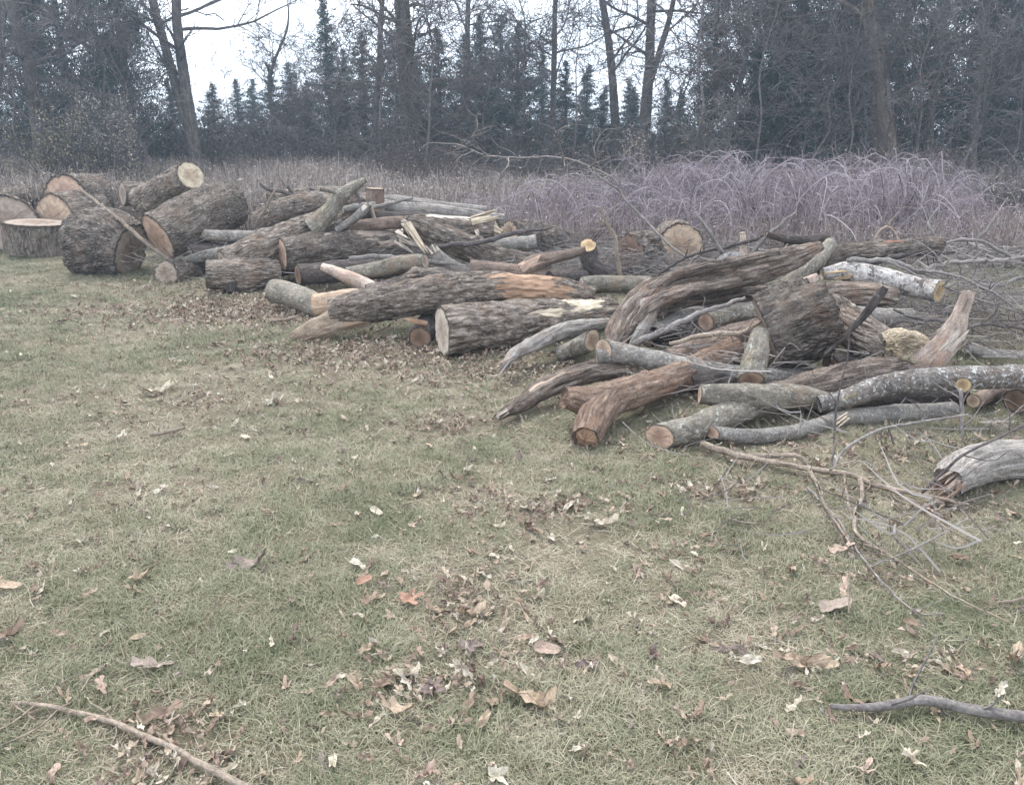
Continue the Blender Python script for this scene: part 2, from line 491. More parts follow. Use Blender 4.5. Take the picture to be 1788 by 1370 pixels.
# ------------------------------------------------------------------ log builder
AMP = {'oak': (0.06, 0.018), 'deep': (0.06, 0.034), 'grey': (0.06, 0.003), 'green': (0.07, 0.004), 'rotten': (0.16, 0.022), 'brown': (0.05, 0.004),
       'orange': (0.10, 0.007), 'pink': (0.05, 0.003), 'weather': (0.12, 0.013), 'birch': (0.05, 0.006), 'lichen': (0.06, 0.006),
       'silver': (0.08, 0.003), 'dark': (0.05, 0.006), 'twig': (0.05, 0.0005), 'twigpale': (0.05, 0.0005), 'wood': (0.14, 0.006), 'creamwood': (0.28, 0.025), 'twigdk': (0.05, 0.0005), 'twigtan': (0.05, 0.0005)}
_seed = [100]

def resolve(pts):
    """photo points (x, y, diameter, row-of-ground | metres-further) -> world points and radii"""
    Y = []
    for p in pts:
        if len(p) < 4 or p[3] is None: Y.append(None)
        elif p[3] == 'g': Y.append('g')
        elif p[3] > 50: Y.append(gY(p[3]))
        else: Y.append(Y[0] + p[3])
    if all(v is None for v in Y): Y = ['g'] * len(Y)
    P, R = [], []
    for i, p in enumerate(pts):
        if Y[i] == 'g':
            v = (p[1] - HGT / 2) / F
            t = (CAMH - (0.024 if p[2] < 25 else 0.0)) / (SP + v * CP + p[2] / (2 * F) * 0.96)
            Y[i] = t * (CP - v * SP)
    known = [(i, v) for i, v in enumerate(Y) if v is not None]
    Yi = np.interp(np.arange(len(pts)), [k[0] for k in known], [k[1] for k in known])
    for p, yy in zip(pts, Yi):
        w, t = at(p[0], p[1], yy)
        P.append(w); R.append(p[2] / 2 / F * t)
    return np.array(P), np.array(R)

def body(pts, kind, e0, e1, peel=(), lich=(), asp=1.0, jag=0.0, n0=None, n1=None, world=None, lump=1.0, nseg=None):
    """bark surface of one log; returns V, quads, tris, attrs, and the two end discs"""
    _seed[0] += 1
    sd = _seed[0]
    P, R = world if world is not None else resolve(pts)
    px = [p[2] for p in pts]
    if len(pts) > 1: plen = sum(math.hypot(pts[i + 1][0] - pts[i][0], pts[i + 1][1] - pts[i][1]) for i in range(len(pts) - 1))
    wl_ = np.sum(np.linalg.norm(np.diff(P, axis=0), axis=1))
    k = nseg or int(np.clip(max(px) * 1.35, 12, 110))
    n = int(np.clip(wl_ / (2 * np.pi * R.mean() / k) * 0.6, 8, 190))
    C, r = spline(P, R, n)
    if world is None and wl_ > 5 * R.mean():
        tt = np.linspace(0, 1, n)
        wv = np.column_stack([fbm(np.column_stack([tt * wl_ / (R.mean() * 5 + 0.05) + 3.7 * q_, 0 * tt + sd * 0.7, 0 * tt + q_]), sd + 60 + q_, 2) - 0.5 for q_ in range(3)])
        C = C + wv * np.minimum(1, np.minimum(tt, 1 - tt) * 6)[:, None] * R.mean() * 0.45
    T, N, B = frames(C)
    s = np.concatenate([[0], np.cumsum(np.linalg.norm(np.diff(C, axis=0), axis=1))])
    a = np.linspace(0, 2 * np.pi, k, endpoint=False)
    ca, sa = np.cos(a), np.sin(a)
    th = np.tile(a, n)
    sn = np.repeat(s / s[-1], k)
    ss = np.repeat(s, k)
    rr = np.repeat(r, k)
    l1, l2 = AMP[kind]
    q = np.column_stack([np.cos(th) * rr, np.sin(th) * rr, ss])
    lumps = (fbm(q / np.maximum(0.6 * R.mean(), 0.02) * np.array([1, 1, 0.35]), sd, 3) - 0.5) * 2 * l1 * lump * rr
    bb = BARK[kind]
    qs = q / np.array([bb['across'], bb['across'], bb['along']])
    rid = 1 - np.abs(2 * fbm(qs * 0.62, sd + 5, 2) - 1)
    rid = (rid - 0.72) * 2.2
    rid = np.clip(rid, -1, 0.6)
    rad = rr + lumps + l2 * rid * np.minimum(1, rr / 0.09)
    kr = np.random.default_rng(sd)
    if world is None and wl_ > 3 * R.mean():
        for _ in range(int(kr.integers(1, 3 + int(wl_ / (R.mean() * 7))))):
            ks, kt = kr.uniform(0.08, 0.92), kr.uniform(0, 2 * np.pi)
            kw_, ka = kr.uniform(0.18, 0.42) * R.mean(), kr.uniform(0.10, 0.34)
            dd = ((((th - kt + np.pi) % (2 * np.pi) - np.pi) * rr) ** 2 + ((ss - ks * s[-1]) * 0.75) ** 2) / kw_ ** 2
            rad = rad + rr * ka * (np.exp(-dd) - 0.55 * np.exp(-dd * 5))
    # stripped patches sit lower than the bark
    pe = np.zeros_like(th)
    for (s0, s1, tc, tw) in peel:
        dth = np.abs((th - math.radians(tc) + np.pi) % (2 * np.pi) - np.pi) / math.radians(tw)
        ds = np.abs(sn - (s0 + s1) / 2) / max((s1 - s0) / 2, 1e-3)
        jn = fbm(q * np.array([40, 40, 9.0]), sd + 9, 3) - 0.5
        pe = np.maximum(pe, np.clip(1.5 - np.maximum(dth, ds) + jn * 1.1 - 0.45, 0, 1))
    rad = rad - np.clip((pe - 0.35) * 4, 0, 1) * (0.004 + 0.05 * rr)
    li = np.zeros_like(th)
    for (sc, tc, w) in lich:
        dth = ((th - math.radians(tc) + np.pi) % (2 * np.pi) - np.pi)
        li = np.maximum(li, np.exp(-(dth / 0.9) ** 2 - ((sn - sc) / w) ** 2))
    off = rad[:, None] * (np.cos(th)[:, None] * np.repeat(N, k, 0) + asp * np.sin(th)[:, None] * np.repeat(B, k, 0))
    V = np.repeat(C, k, 0) + off
    bk = q.copy()
    # jagged broken ends
    if jag:
        jn = fbm(np.column_stack([np.cos(th) * 5, np.sin(th) * 5, 0 * th]), sd + 21, 3) - 0.45
        if e0 == 'jag': V -= np.repeat(T, k, 0) * (jn * jag * np.clip(1 - sn * 8, 0, 1))[:, None]
        if e1 == 'jag': V += np.repeat(T, k, 0) * (jn * jag * np.clip(1 - (1 - sn) * 8, 0, 1))[:, None]
    discs = []
    Q = [ring_quads(n, k)]
    V2, B2, PE, LI = [V], [bk], [pe], [li]
    cnt = len(V)
    for e, idx, sg, nn in ((e0, 0, -1, n0), (e1, n - 1, 1, n1)):
        sl = slice(idx * k, idx * k + k)
        nrm = T[idx] * sg if nn is None else np.asarray(nn, float) / np.linalg.norm(nn)
        if nn is not None:
            tn = T[idx] @ nrm
            shift = ((C[idx] - V[sl]) @ nrm) / tn
            reach = max(1.4 * r[idx], 1.3 * np.abs(shift).max())
            for ii in range(n):                      # spread the slant of the cut over the neighbouring rings
                wt = 1 - abs(s[ii] - s[idx]) / min(reach, 0.95 * s[-1])
                if wt > 0: V[ii * k:ii * k + k] += T[ii][None, :] * (shift * wt)[:, None]
        ringv = V[sl]
        cen = ringv.mean(0)
        f = 0.90 if e.startswith('cut') else 0.72
        inner = cen + (ringv - cen) * f - (nrm * (0.0 if e.startswith('cut') else 0.25 * r[idx]))
        V2.append(inner); B2.append(bk[sl] * np.array([f, f, 1])); PE.append(pe[sl]); LI.append(li[sl])
        i = np.arange(k)
        o0 = idx * k
        qd = np.column_stack([o0 + i, o0 + (i + 1) % k, cnt + (i + 1) % k, cnt + i])
        Q.append(qd if sg > 0 else qd[:, ::-1])
        cnt += k
        # end disc (belongs to another part)
        rings = [1.0, 0.75, 0.45, 0.2]
        if e.startswith('cut'):
            DV = np.vstack([cen + (ringv - cen) * (f + 0.012) * g + nrm * 0.0015 for g in rings] + [cen[None, :] + nrm * 0.0015])
        else:
            hol = 0.25 * r[idx]
            jj = fbm(np.column_stack([ca * 4, sa * 4, ca * 0]), sd + 31, 2)
            DV = np.vstack([cen + (inner - cen) * 1.02 * g + nrm * ((jj[:, None] - 0.5) * r[idx] * 0.9 * (1 - g) - 0.001) for g in rings] + [cen[None, :]])
            # inner already includes the recess
        loc = DV - cen
        ex = ringv[0] - cen; ex /= np.linalg.norm(ex) + 1e-9
        ey = np.cross(nrm, ex)
        dbk = np.column_stack([loc @ ex, loc @ ey, 0 * loc[:, 0]]) + np.array([0.15 * math.sin(sd), 0.15 * math.cos(sd), 0]) * 0.08 * r[idx] / 0.1
        m = len(rings)
        dq = ring_quads(m, k)
        dt = np.column_stack([(m - 1) * k + i, (m - 1) * k + (i + 1) % k, np.full(k, m * k)])
        if sg > 0: dq, dt = dq[:, ::-1], dt
        else: dq, dt = dq, dt[:, ::-1]
        discs.append((DV, dq, dt, dbk, np.concatenate([np.repeat(rings, k), [0.0]])))
    V2[0] = V
    Vv = np.vstack(V2)
    attrs = {'bk': np.vstack(B2) + np.array([sd * 0.37, sd * 0.11, sd * 0.53]), 'peel': np.concatenate(PE), 'lich': np.concatenate(LI)}
    return Vv, Q, attrs, discs, (C, r, T, N, B, s)

def add_body(root, part, pts, kind, e0, e1, off, peelc=None, **kw):
    V, Q, attrs, discs, info = body(pts, kind, e0, e1, **kw)
    o = link(part, mesh(part, V - off, Q, BK(kind, peelc), attrs), root)
    for e, dsc in zip((e0, e1), discs):
        nm, _, c = e.partition(':')
        if nm == 'none': continue
        if nm == 'cut':
            link('cut_face', mesh('cut_face', dsc[0] - off, [dsc[1], dsc[2]], FACE(c or 'tan'), {'bk': dsc[3], 'rim': dsc[4]}), o if part == 'limb' else root)
        else:
            link('broken_end', mesh('broken_end', dsc[0] - off, [dsc[1], dsc[2]], SPLIT(c or 'tan'), {'bk': dsc[3]}), o if part == 'limb' else root)
    return o, info

def log(label, pts, kind='oak', e0='cut:tan', e1='cut:tan', name='log', cat='log', group=None, limbs=(), splint=(), **kw):
    P, R = resolve(pts)
    i = int(np.argmin(P[:, 2]))
    off = np.array([P[i][0], P[i][1], max(0.0, P[i][2] - R[i])])
    root = empty(name, off)
    tag(root, label, cat, group)
    o, info = add_body(root, 'bark', pts, kind, e0, e1, off, **kw)
    for lb in limbs:
        d = dict(lb); lp = d.pop('pts')
        add_body(root, 'limb', lp, d.pop('kind', kind), d.pop('e0', 'none'), d.pop('e1', 'cut:tan'), off, **d)
    for sp in splint:
        splinters(root, off, **sp)
    return root

def splinters(root, off, pts, n=7, wood='pale', w=0.5, name='splinter', spread=0.35, flat=0.35):
    """torn wood: a bundle of long wedges from the first point (x, y, diameter, row) to the second"""
    P, R = resolve(pts)
    d = P[1] - P[0]
    L = np.linalg.norm(d)
    d /= L
    _, N, B = frames(np.array([P[0], P[1]]))
    N, B = N[0], B[0]
    rg = np.random.default_rng(int(abs(P[0][0] * 977 + P[0][1] * 131) * 10) % 99991)
    n, w = int(n * 2.2), w * 0.6
    for j in range(n):
        ang, rad = rg.uniform(0, 6.28), R[0] * math.sqrt(rg.uniform(0, 1)) * 0.8
        b0 = P[0] + N * math.cos(ang) * rad + B * math.sin(ang) * rad - d * L * 0.12
        dd = d + (N * math.cos(ang) + B * math.sin(ang)) * spread * rg.uniform(-0.2, 0.6) * R[0] / L * 2
        ln = L * rg.uniform(0.3, 1.12)
        wd = R[0] * w * rg.uniform(0.3, 1.4)
        tk = wd * flat
        ax = N * math.cos(ang + 1.57) + B * math.sin(ang + 1.57)
        ay = np.cross(d, ax)
        rows = []
        ts = [0, 0.3, 0.65, 0.9, 1.0]
        ws = [1, 0.95, 0.72, 0.35, 0.04]
        bend = rg.uniform(-0.04, 0.04) * ln
        for t, ww in zip(ts, ws):
            c = b0 + dd * ln * t + ay * bend * t * t
            j1 = 1 + rg.uniform(-0.15, 0.15)
            for (u, v) in ((-1, -1), (1, -1), (1, 1), (-1, 1)):
                rows.append(c + ax * wd * ww * u * j1 + ay * tk * (0.3 + 0.7 * ww) * v)
        V = np.array(rows)
        bk = np.column_stack([(V - b0) @ ax, (V - b0) @ ay, (V - b0) @ d]) + rg.uniform(-3, 3, 3)
        q = ring_quads(5, 4)
        link(name, mesh(name, V - off, [q, np.array([[0, 1, 2, 3], [19, 18, 17, 16]])], SPLIT(wood), {'bk': bk}, smooth=False), root)

def wander(P, n, amp, sd):
    """add small kinks to a path"""
    C, _ = spline(P, np.ones(len(P)), n)
    L = np.linalg.norm(C[-1] - C[0])
    t = np.linspace(0, 1, n)[:, None]
    rg = np.random.default_rng(sd)
    d = rg.normal(0, 1, (n, 3))
    d = np.cumsum(d, 0)
    d = d - d[0] - (d[-1] - d[0]) * t
    return C + d * amp * L / math.sqrt(n)

def shoots(mb, C, R, n, lmin, lmax, sd, k=3, lo=0.25, up=0.25):
    """side shoots along a stem"""
    rg = np.random.default_rng(sd)
    T, N, B = frames(C)
    m = len(C)
    for _ in range(n):
        i = int(rg.uniform(lo, 0.98) * (m - 1))
        a = rg.uniform(0, 6.28)
        L = rg.uniform(lmin, lmax)
        d = T[i] * rg.uniform(0.3, 0.9) + (N[i] * math.cos(a) + B[i] * math.sin(a)) * rg.uniform(0.5, 1.0) + np.array([0, 0, up * rg.uniform(0, 1)])
        d /= np.linalg.norm(d)
        Q = np.array([C[i], C[i] + d * L * 0.35 + rg.normal(0, 0.06, 3) * L, C[i] + d * L * 0.7 + rg.normal(0, 0.1, 3) * L, C[i] + d * L + rg.normal(0, 0.13, 3) * L])
        Q[:, 2] = np.maximum(Q[:, 2], 0.012)
        r0 = min(R[i] * 0.6, 0.006)
        thin_tube(mb, Q, [r0, r0 * 0.75, r0 * 0.5, r0 * 0.25], k, 7)

def branch(label, stem, kind='twig', sides=(), name='branch', cat='branch', nshoot=8, slen=(0.08, 0.3), k=7, amp=0.03, group=None, ends=None):
    """a thin fallen branch: stem and side twigs, each twig a part"""
    P, R = resolve(stem)
    off = np.array([P[0][0], P[0][1], 0.0])
    root = empty(name, off)
    tag(root, label, cat, group)
    _seed[0] += 1
    sd = _seed[0]
    def one(P, R, part, par, ns, sl, kk, sd):
        n = max(10, int(np.sum(np.linalg.norm(np.diff(P, axis=0), axis=1)) / 0.035))
        n = min(n, 70)
        _, r = spline(P, R, n)
        C = wander(P, n, amp, sd)
        C[:, 2] = np.maximum(C[:, 2], r * 0.8)
        mb = MB()
        thin_tube(mb, C, r, kk)
        if ns: shoots(mb, C, r, ns, sl[0], sl[1], sd + 3)
        nv = mb.n
        o = link(part, mb.mesh(part, BK(kind), off, extra={'peel': np.zeros(nv), 'lich': np.zeros(nv)}), par)
        return o, C
    st, C = one(P, R, 'stem', root, nshoot, slen, k, sd)
    for j, sp in enumerate(sides):
        Ps, Rs = resolve(sp)
        # start where the stem really is
        i = int(np.argmin(np.linalg.norm(C - Ps[0], axis=1)))
        if np.linalg.norm(C[i] - Ps[0]) < 0.35: Ps[0] = C[i]
        one(Ps, Rs, 'twig', root, max(2, nshoot // 2), slen, 5, sd + 11 * (j + 1))
    return root

# ================================================================== ground
def gz(x, y):
    x = np.asarray(x, float); y = np.asarray(y, float)
    q = np.column_stack([x.ravel() * 0.8, y.ravel() * 0.8, 0 * x.ravel() + 3.3])
    z = (fbm(q, 3, 3) - 0.5) * 0.035
    q2 = np.column_stack([x.ravel() * 0.12, y.ravel() * 0.12, 0 * x.ravel() + 1.3])
    z = z + (fbm(q2, 8, 2) - 0.5) * np.clip((y.ravel() - 8) / 10, 0, 1) * 0.5
    far = np.clip(y.ravel() - 27, 0, None)
    z = z - far * 0.055 * np.clip(far / 12, 0, 1)
    return z.reshape(x.shape)

def build_ground():
    xs = np.concatenate([np.linspace(-130, -14, 24), np.linspace(-13.5, 13.5, 190), np.linspace(14, 130, 24)])
    ys = np.concatenate([np.linspace(-18, -0.5, 8), np.linspace(0, 14, 150), np.linspace(14.4, 36, 40), np.linspace(38, 128, 24)])
    X, Y = np.meshgrid(xs, ys)
    Z = gz(X, Y)
    V = np.column_stack([X.ravel(), Y.ravel(), Z.ravel()])
    nx, ny = len(xs), len(ys)
    i = (np.arange(ny - 1)[:, None] * nx + np.arange(nx - 1)[None, :]).ravel()
    Q = np.column_stack([i, i + 1, i + nx + 1, i + nx])
    m, N, Lk, b = newmat('lawn_soil')
    g = N.new('ShaderNodeNewGeometry')
    n1 = noise_node(N, Lk, g.outputs['Position'], 1.1, 5, 0.6)
    n2 = noise_node(N, Lk, g.outputs['Position'], 28.0, 5, 0.7)
    n3 = noise_node(N, Lk, g.outputs['Position'], 160.0, 3, 0.7)
    c = ramp(N, Lk, n1, [(0.35, (0.12, 0.11, 0.075)), (0.55, (0.165, 0.14, 0.10)), (0.7, (0.17, 0.13, 0.10))])
    c = mixc(N, Lk, 0.8, c, ramp(N, Lk, n2, [(0.3, (0.5, 0.5, 0.48)), (0.7, (1.3, 1.3, 1.25))]), 'MULTIPLY')
    c = mixc(N, Lk, 0.7, c, ramp(N, Lk, n3, [(0.3, (0.55, 0.55, 0.55)), (0.7, (1.4, 1.4, 1.4))]), 'MULTIPLY')
    Lk.new(c, b.inputs['Base Color'])
    bp = N.new('ShaderNodeBump'); bp.inputs['Distance'].default_value = 0.02
    Lk.new(n2, bp.inputs['Height']); Lk.new(bp.outputs['Normal'], b.inputs['Normal'])
    o = link('ground', mesh('ground', V, [Q], m))
    tag(o, 'short lawn ground running back to the tree line', kind='structure')
build_ground()

# ------------------------------------------------------------------ scattering for uncountable stuff (geometry nodes)
def scatter(name, pts, rot, scl, idx, sources, label):
    me = bpy.data.meshes.new(name + '_points')
    pts = np.asarray(pts, np.float32)
    me.vertices.add(len(pts))
    me.vertices.foreach_set('co', pts.ravel())
    for nm, ty, ar, key in (('rot', 'FLOAT_VECTOR', rot, 'vector'), ('scl', 'FLOAT_VECTOR', scl, 'vector'), ('idx', 'INT', idx, 'value')):
        a_ = me.attributes.new(nm, ty, 'POINT')
        a_.data.foreach_set(key, np.asarray(ar, np.int32 if ty == 'INT' else np.float32).ravel())
    o = link(name, me)
    tag(o, label, kind='stuff')
    src = bpy.data.collections.new(name + '_sources')
    for j, sm in enumerate(sources):
        so = bpy.data.objects.new('%s_kind_%02d' % (name, j), sm)
        src.objects.link(so)
    ng = bpy.data.node_groups.new(name + '_nodes', 'GeometryNodeTree')
    ng.interface.new_socket('Geometry', in_out='INPUT', socket_type='NodeSocketGeometry')
    ng.interface.new_socket('Geometry', in_out='OUTPUT', socket_type='NodeSocketGeometry')
    N, Lk = ng.nodes, ng.links
    gi, go = N.new('NodeGroupInput'), N.new('NodeGroupOutput')
    ip = N.new('GeometryNodeInstanceOnPoints')
    ci = N.new('GeometryNodeCollectionInfo')
    ci.inputs['Collection'].default_value = src
    ci.inputs['Separate Children'].default_value = True
    ci.inputs['Reset Children'].default_value = True
    ip.inputs['Pick Instance'].default_value = True
    def named(nm, ty):
        a_ = N.new('GeometryNodeInputNamedAttribute')
        a_.data_type = ty
        a_.inputs['Name'].default_value = nm
        return a_.outputs['Attribute']
    Lk.new(gi.outputs[0], ip.inputs['Points'])
    Lk.new(ci.outputs[0], ip.inputs['Instance'])
    Lk.new(named('idx', 'INT'), ip.inputs['Instance Index'])
    er = N.new('FunctionNodeEulerToRotation')
    Lk.new(named('rot', 'FLOAT_VECTOR'), er.inputs[0])
    Lk.new(er.outputs[0], ip.inputs['Rotation'])
    Lk.new(named('scl', 'FLOAT_VECTOR'), ip.inputs['Scale'])
    Lk.new(ip.outputs[0], go.inputs[0])
    md = o.modifiers.new('scatter', 'NODES')
    md.node_group = ng
    return o

# ------------------------------------------------------------------ lawn grass
# worn and leafy patches of the lawn (photo px, half sizes in m, weight)
PATCH = [(560, 640, 0.9, 0.5, 0.8), (330, 700, 0.5, 0.3, 0.9), (800, 740, 0.35, 0.25, 1.0), (960, 890, 0.35, 0.16, 1.0), (1250, 860, 0.3, 0.16, 0.9),
         (820, 1040, 0.2, 0.28, 0.9), (740, 1190, 0.22, 0.14, 0.8), (320, 1320, 0.22, 0.16, 1.0), (480, 545, 1.2, 0.6, 1.0), (700, 620, 1.2, 0.4, 0.9),
         (1150, 700, 0.9, 0.4, 0.7), (1450, 800, 1.0, 0.3, 0.7), (1640, 890, 0.3, 0.12, 0.9), (1560, 1010, 0.25, 0.1, 0.7), (1600, 1150, 0.4, 0.1, 0.7),
         (900, 650, 0.7, 0.3, 0.8), (820, 870, 0.2, 0.2, 0.8), (1080, 950, 0.5, 0.2, 0.5), (250, 740, 0.5, 0.25, 0.8), (80, 700, 0.4, 0.3, 0.4),
         (1250, 1110, 0.35, 0.2, 0.6), (930, 1150, 0.2, 0.12, 0.7), (1350, 1010, 0.5, 0.2, 0.4), (250, 860, 0.6, 0.12, 0.5)]
def patch_at(x, y):
    v = np.zeros_like(x)
    for (px, py, sx, sy, w) in PATCH:
        c = ground_at(px, py)
        v = np.maximum(v, w * np.exp(-((x - c[0]) / sx) ** 2 - ((y - c[1]) / sy) ** 2))
    return v

def grass_mat():
    m, N, Lk, b = newmat('grass_blades')
    g = N.new('ShaderNodeNewGeometry')
    oi = N.new('ShaderNodeObjectInfo')
    ba = N.new('ShaderNodeAttribute'); ba.attribute_name = 'dry'
    n1 = noise_node(N, Lk, g.outputs['Position'], 0.75, 4, 0.6)
    n2 = noise_node(N, Lk, g.outputs['Position'], 4.5, 3, 0.6)
    f = mth(N, Lk, 'ADD', mth(N, Lk, 'MULTIPLY', n1, 1.25), mth(N, Lk, 'MULTIPLY', n2, 0.75))
    f = mth(N, Lk, 'ADD', f, mth(N, Lk, 'MULTIPLY', ba.outputs['Fac'], 0.5))
    f = mth(N, Lk, 'ADD', f, mth(N, Lk, 'MULTIPLY', oi.outputs['Random'], 0.22))
    c = ramp(N, Lk, mth(N, Lk, 'SUBTRACT', f, 0.83), [(0.08, (0.086, 0.104, 0.055)), (0.36, (0.172, 0.182, 0.108)), (0.63, (0.268, 0.255, 0.172)), (0.88, (0.395, 0.36, 0.268))])
    Lk.new(c, b.inputs['Base Color'])
    b.inputs['Roughness'].default_value = 0.75
    return m
def straw_mat():
    m, N, Lk, b = newmat('dry_straw')
    oi = N.new('ShaderNodeObjectInfo')
    ba = N.new('ShaderNodeAttribute'); ba.attribute_name = 'dry'
    f = mth(N, Lk, 'ADD', mth(N, Lk, 'MULTIPLY', oi.outputs['Random'], 0.4), mth(N, Lk, 'MULTIPLY', ba.outputs['Fac'], 0.6))
    c = ramp(N, Lk, f, [(0.1, (0.205, 0.17, 0.12)), (0.5, (0.33, 0.288, 0.212)), (0.9, (0.475, 0.43, 0.335))])
    Lk.new(c, b.inputs['Base Color'])
    return m
GRASS_M, STRAW_M = grass_mat(), straw_mat()

def tuft(name, n, rad, lmin, lmax, wd, flat, mat, sd):
    rg = np.random.default_rng(sd)
    V, Q, T, D = [], [], [], []
    c = 0
    for _ in range(n):
        a = rg.uniform(0, 6.28); rr = rad * math.sqrt(rg.uniform(0, 1))
        b0 = np.array([rr * math.cos(a), rr * math.sin(a), -0.004])
        az = rg.uniform(0, 6.28)
        L = rg.uniform(lmin, lmax)
        el = rg.uniform(*flat)
        h = np.array([math.cos(az), math.sin(az), 0])
        side = np.array([-math.sin(az), math.cos(az), 0]) * wd * rg.uniform(0.7, 1.3) / 2
        bend = rg.uniform(0.25, 0.9)
        p1 = b0 + (h * math.cos(el) + np.array([0, 0, math.sin(el)])) * L * 0.5
        e2 = el - bend
        p2 = p1 + (h * math.cos(e2) + np.array([0, 0, math.sin(e2)])) * L * 0.5 + np.array([rg.normal(0, 0.004), rg.normal(0, 0.004), 0])
        p2[2] = max(p2[2], 0.004)
        V += [b0 - side, b0 + side, p1 + side * 0.8, p1 - side * 0.8, p2]
        Q.append([c, c + 1, c + 2, c + 3]); T.append([c + 3, c + 2, c + 4])
        D += [rg.uniform(0, 1)] * 5
        c += 5
    return mesh(name, V, [Q, T], mat, {'dry': D}, smooth=False)

def lawn():
    rg = np.random.default_rng(5)
    green = [tuft('grass_tuft', 60, 0.06, 0.022, 0.066, 0.0022, (0.1, 0.95), GRASS_M, 40 + j) for j in range(7)]
    straw = [tuft('straw_tuft', 52, 0.07, 0.025, 0.085, 0.002, (0.0, 0.4), STRAW_M, 60 + j) for j in range(5)]
    P = []
    # denser close to the lens
    for (y0, y1, den) in ((0.9, 3.2, 620), (3.2, 5.5, 420), (5.5, 8.0, 300), (8.0, 12.5, 170)):
        hw0, hw1 = 0.72 * y0 + 0.9, 0.72 * y1 + 0.9
        n = int((hw0 + hw1) * (y1 - y0) * den)
        y = rg.uniform(y0, y1, n)
        x = rg.uniform(-1, 1, n) * (0.72 * y + 0.9)
        P.append(np.column_stack([x, y]))
    P = np.vstack(P)
    x, y = P[:, 0], P[:, 1]
    z = gz(x, y)
    pt = patch_at(x, y)
    nz = fbm(np.column_stack([x * 1.6, y * 1.6, 0 * x]), 77, 3)
    prob = np.clip(0.26 + 0.66 * pt + (nz - 0.5) * 1.3, 0.06, 0.95)
    is_s = rg.uniform(0, 1, len(x)) < prob
    idx = np.where(is_s, 7 + rg.integers(0, 5, len(x)), rg.integers(0, 7, len(x)))
    tall = 0.75 + 0.7 * fbm(np.column_stack([x * 2.1, y * 2.1, 0 * x + 9]), 91, 2)
    s = rg.uniform(0.75, 1.25, len(x)) * np.where(y > 5.5, 1.15, 1.0)
    zs = s * tall * np.where(is_s, 0.7, 1 - 0.45 * pt)
    keep = rg.uniform(0, 1, len(x)) > pt * 0.45
    rot = np.column_stack([rg.normal(0, 0.08, len(x)), rg.normal(0, 0.08, len(x)), rg.uniform(0, 6.28, len(x))])
    scatter('grass', np.column_stack([x, y, z])[keep], rot[keep], np.column_stack([s, s, zs])[keep], idx[keep], green + straw,
            'short matted lawn grass, green mixed with dry straw')
lawn()

# ================================================================== trees behind
def plain_bark(name, dark, mid, pale, across=0.05, along=0.3):
    return bark_mat(name, dark, mid, pale, across=across, along=along, bump=0.02, fiss=0.5)
TRUNK_M = plain_bark('trunk_grey', (0.055, 0.05, 0.05), (0.12, 0.108, 0.104), (0.21, 0.195, 0.19))
TRUNK_T = plain_bark('trunk_tan', (0.10, 0.08, 0.065), (0.20, 0.165, 0.135), (0.31, 0.265, 0.225))
TWIG_M = plain_bark('twig_grey', (0.07, 0.062, 0.062), (0.125, 0.11, 0.108), (0.19, 0.17, 0.168), 0.02, 0.1)
TWIG_B = plain_bark('twig_brown', (0.09, 0.07, 0.062), (0.16, 0.125, 0.115), (0.23, 0.19, 0.175), 0.02, 0.1)

def needle_mat(name, a, b_, c):
    m, N, Lk, b = newmat(name)
    oi = N.new('ShaderNodeObjectInfo')
    at_ = N.new('ShaderNodeAttribute'); at_.attribute_name = 'dry'
    col = ramp(N, Lk, at_.outputs['Fac'], [(0.1, a), (0.6, b_), (1.0, c)])
    t = N.new('ShaderNodeMapRange'); t.inputs['To Min'].default_value = 0.8; t.inputs['To Max'].default_value = 1.25
    Lk.new(oi.outputs['Random'], t.inputs['Value'])
    col = mixc(N, Lk, 1.0, col, t.outputs[0], 'MULTIPLY')
    Lk.new(col, b.inputs['Base Color'])
    b.inputs['Roughness'].default_value = 0.7
    return m
CEDAR_M = needle_mat('cedar_needles', (0.026, 0.047, 0.048), (0.055, 0.088, 0.08), (0.11, 0.135, 0.105))

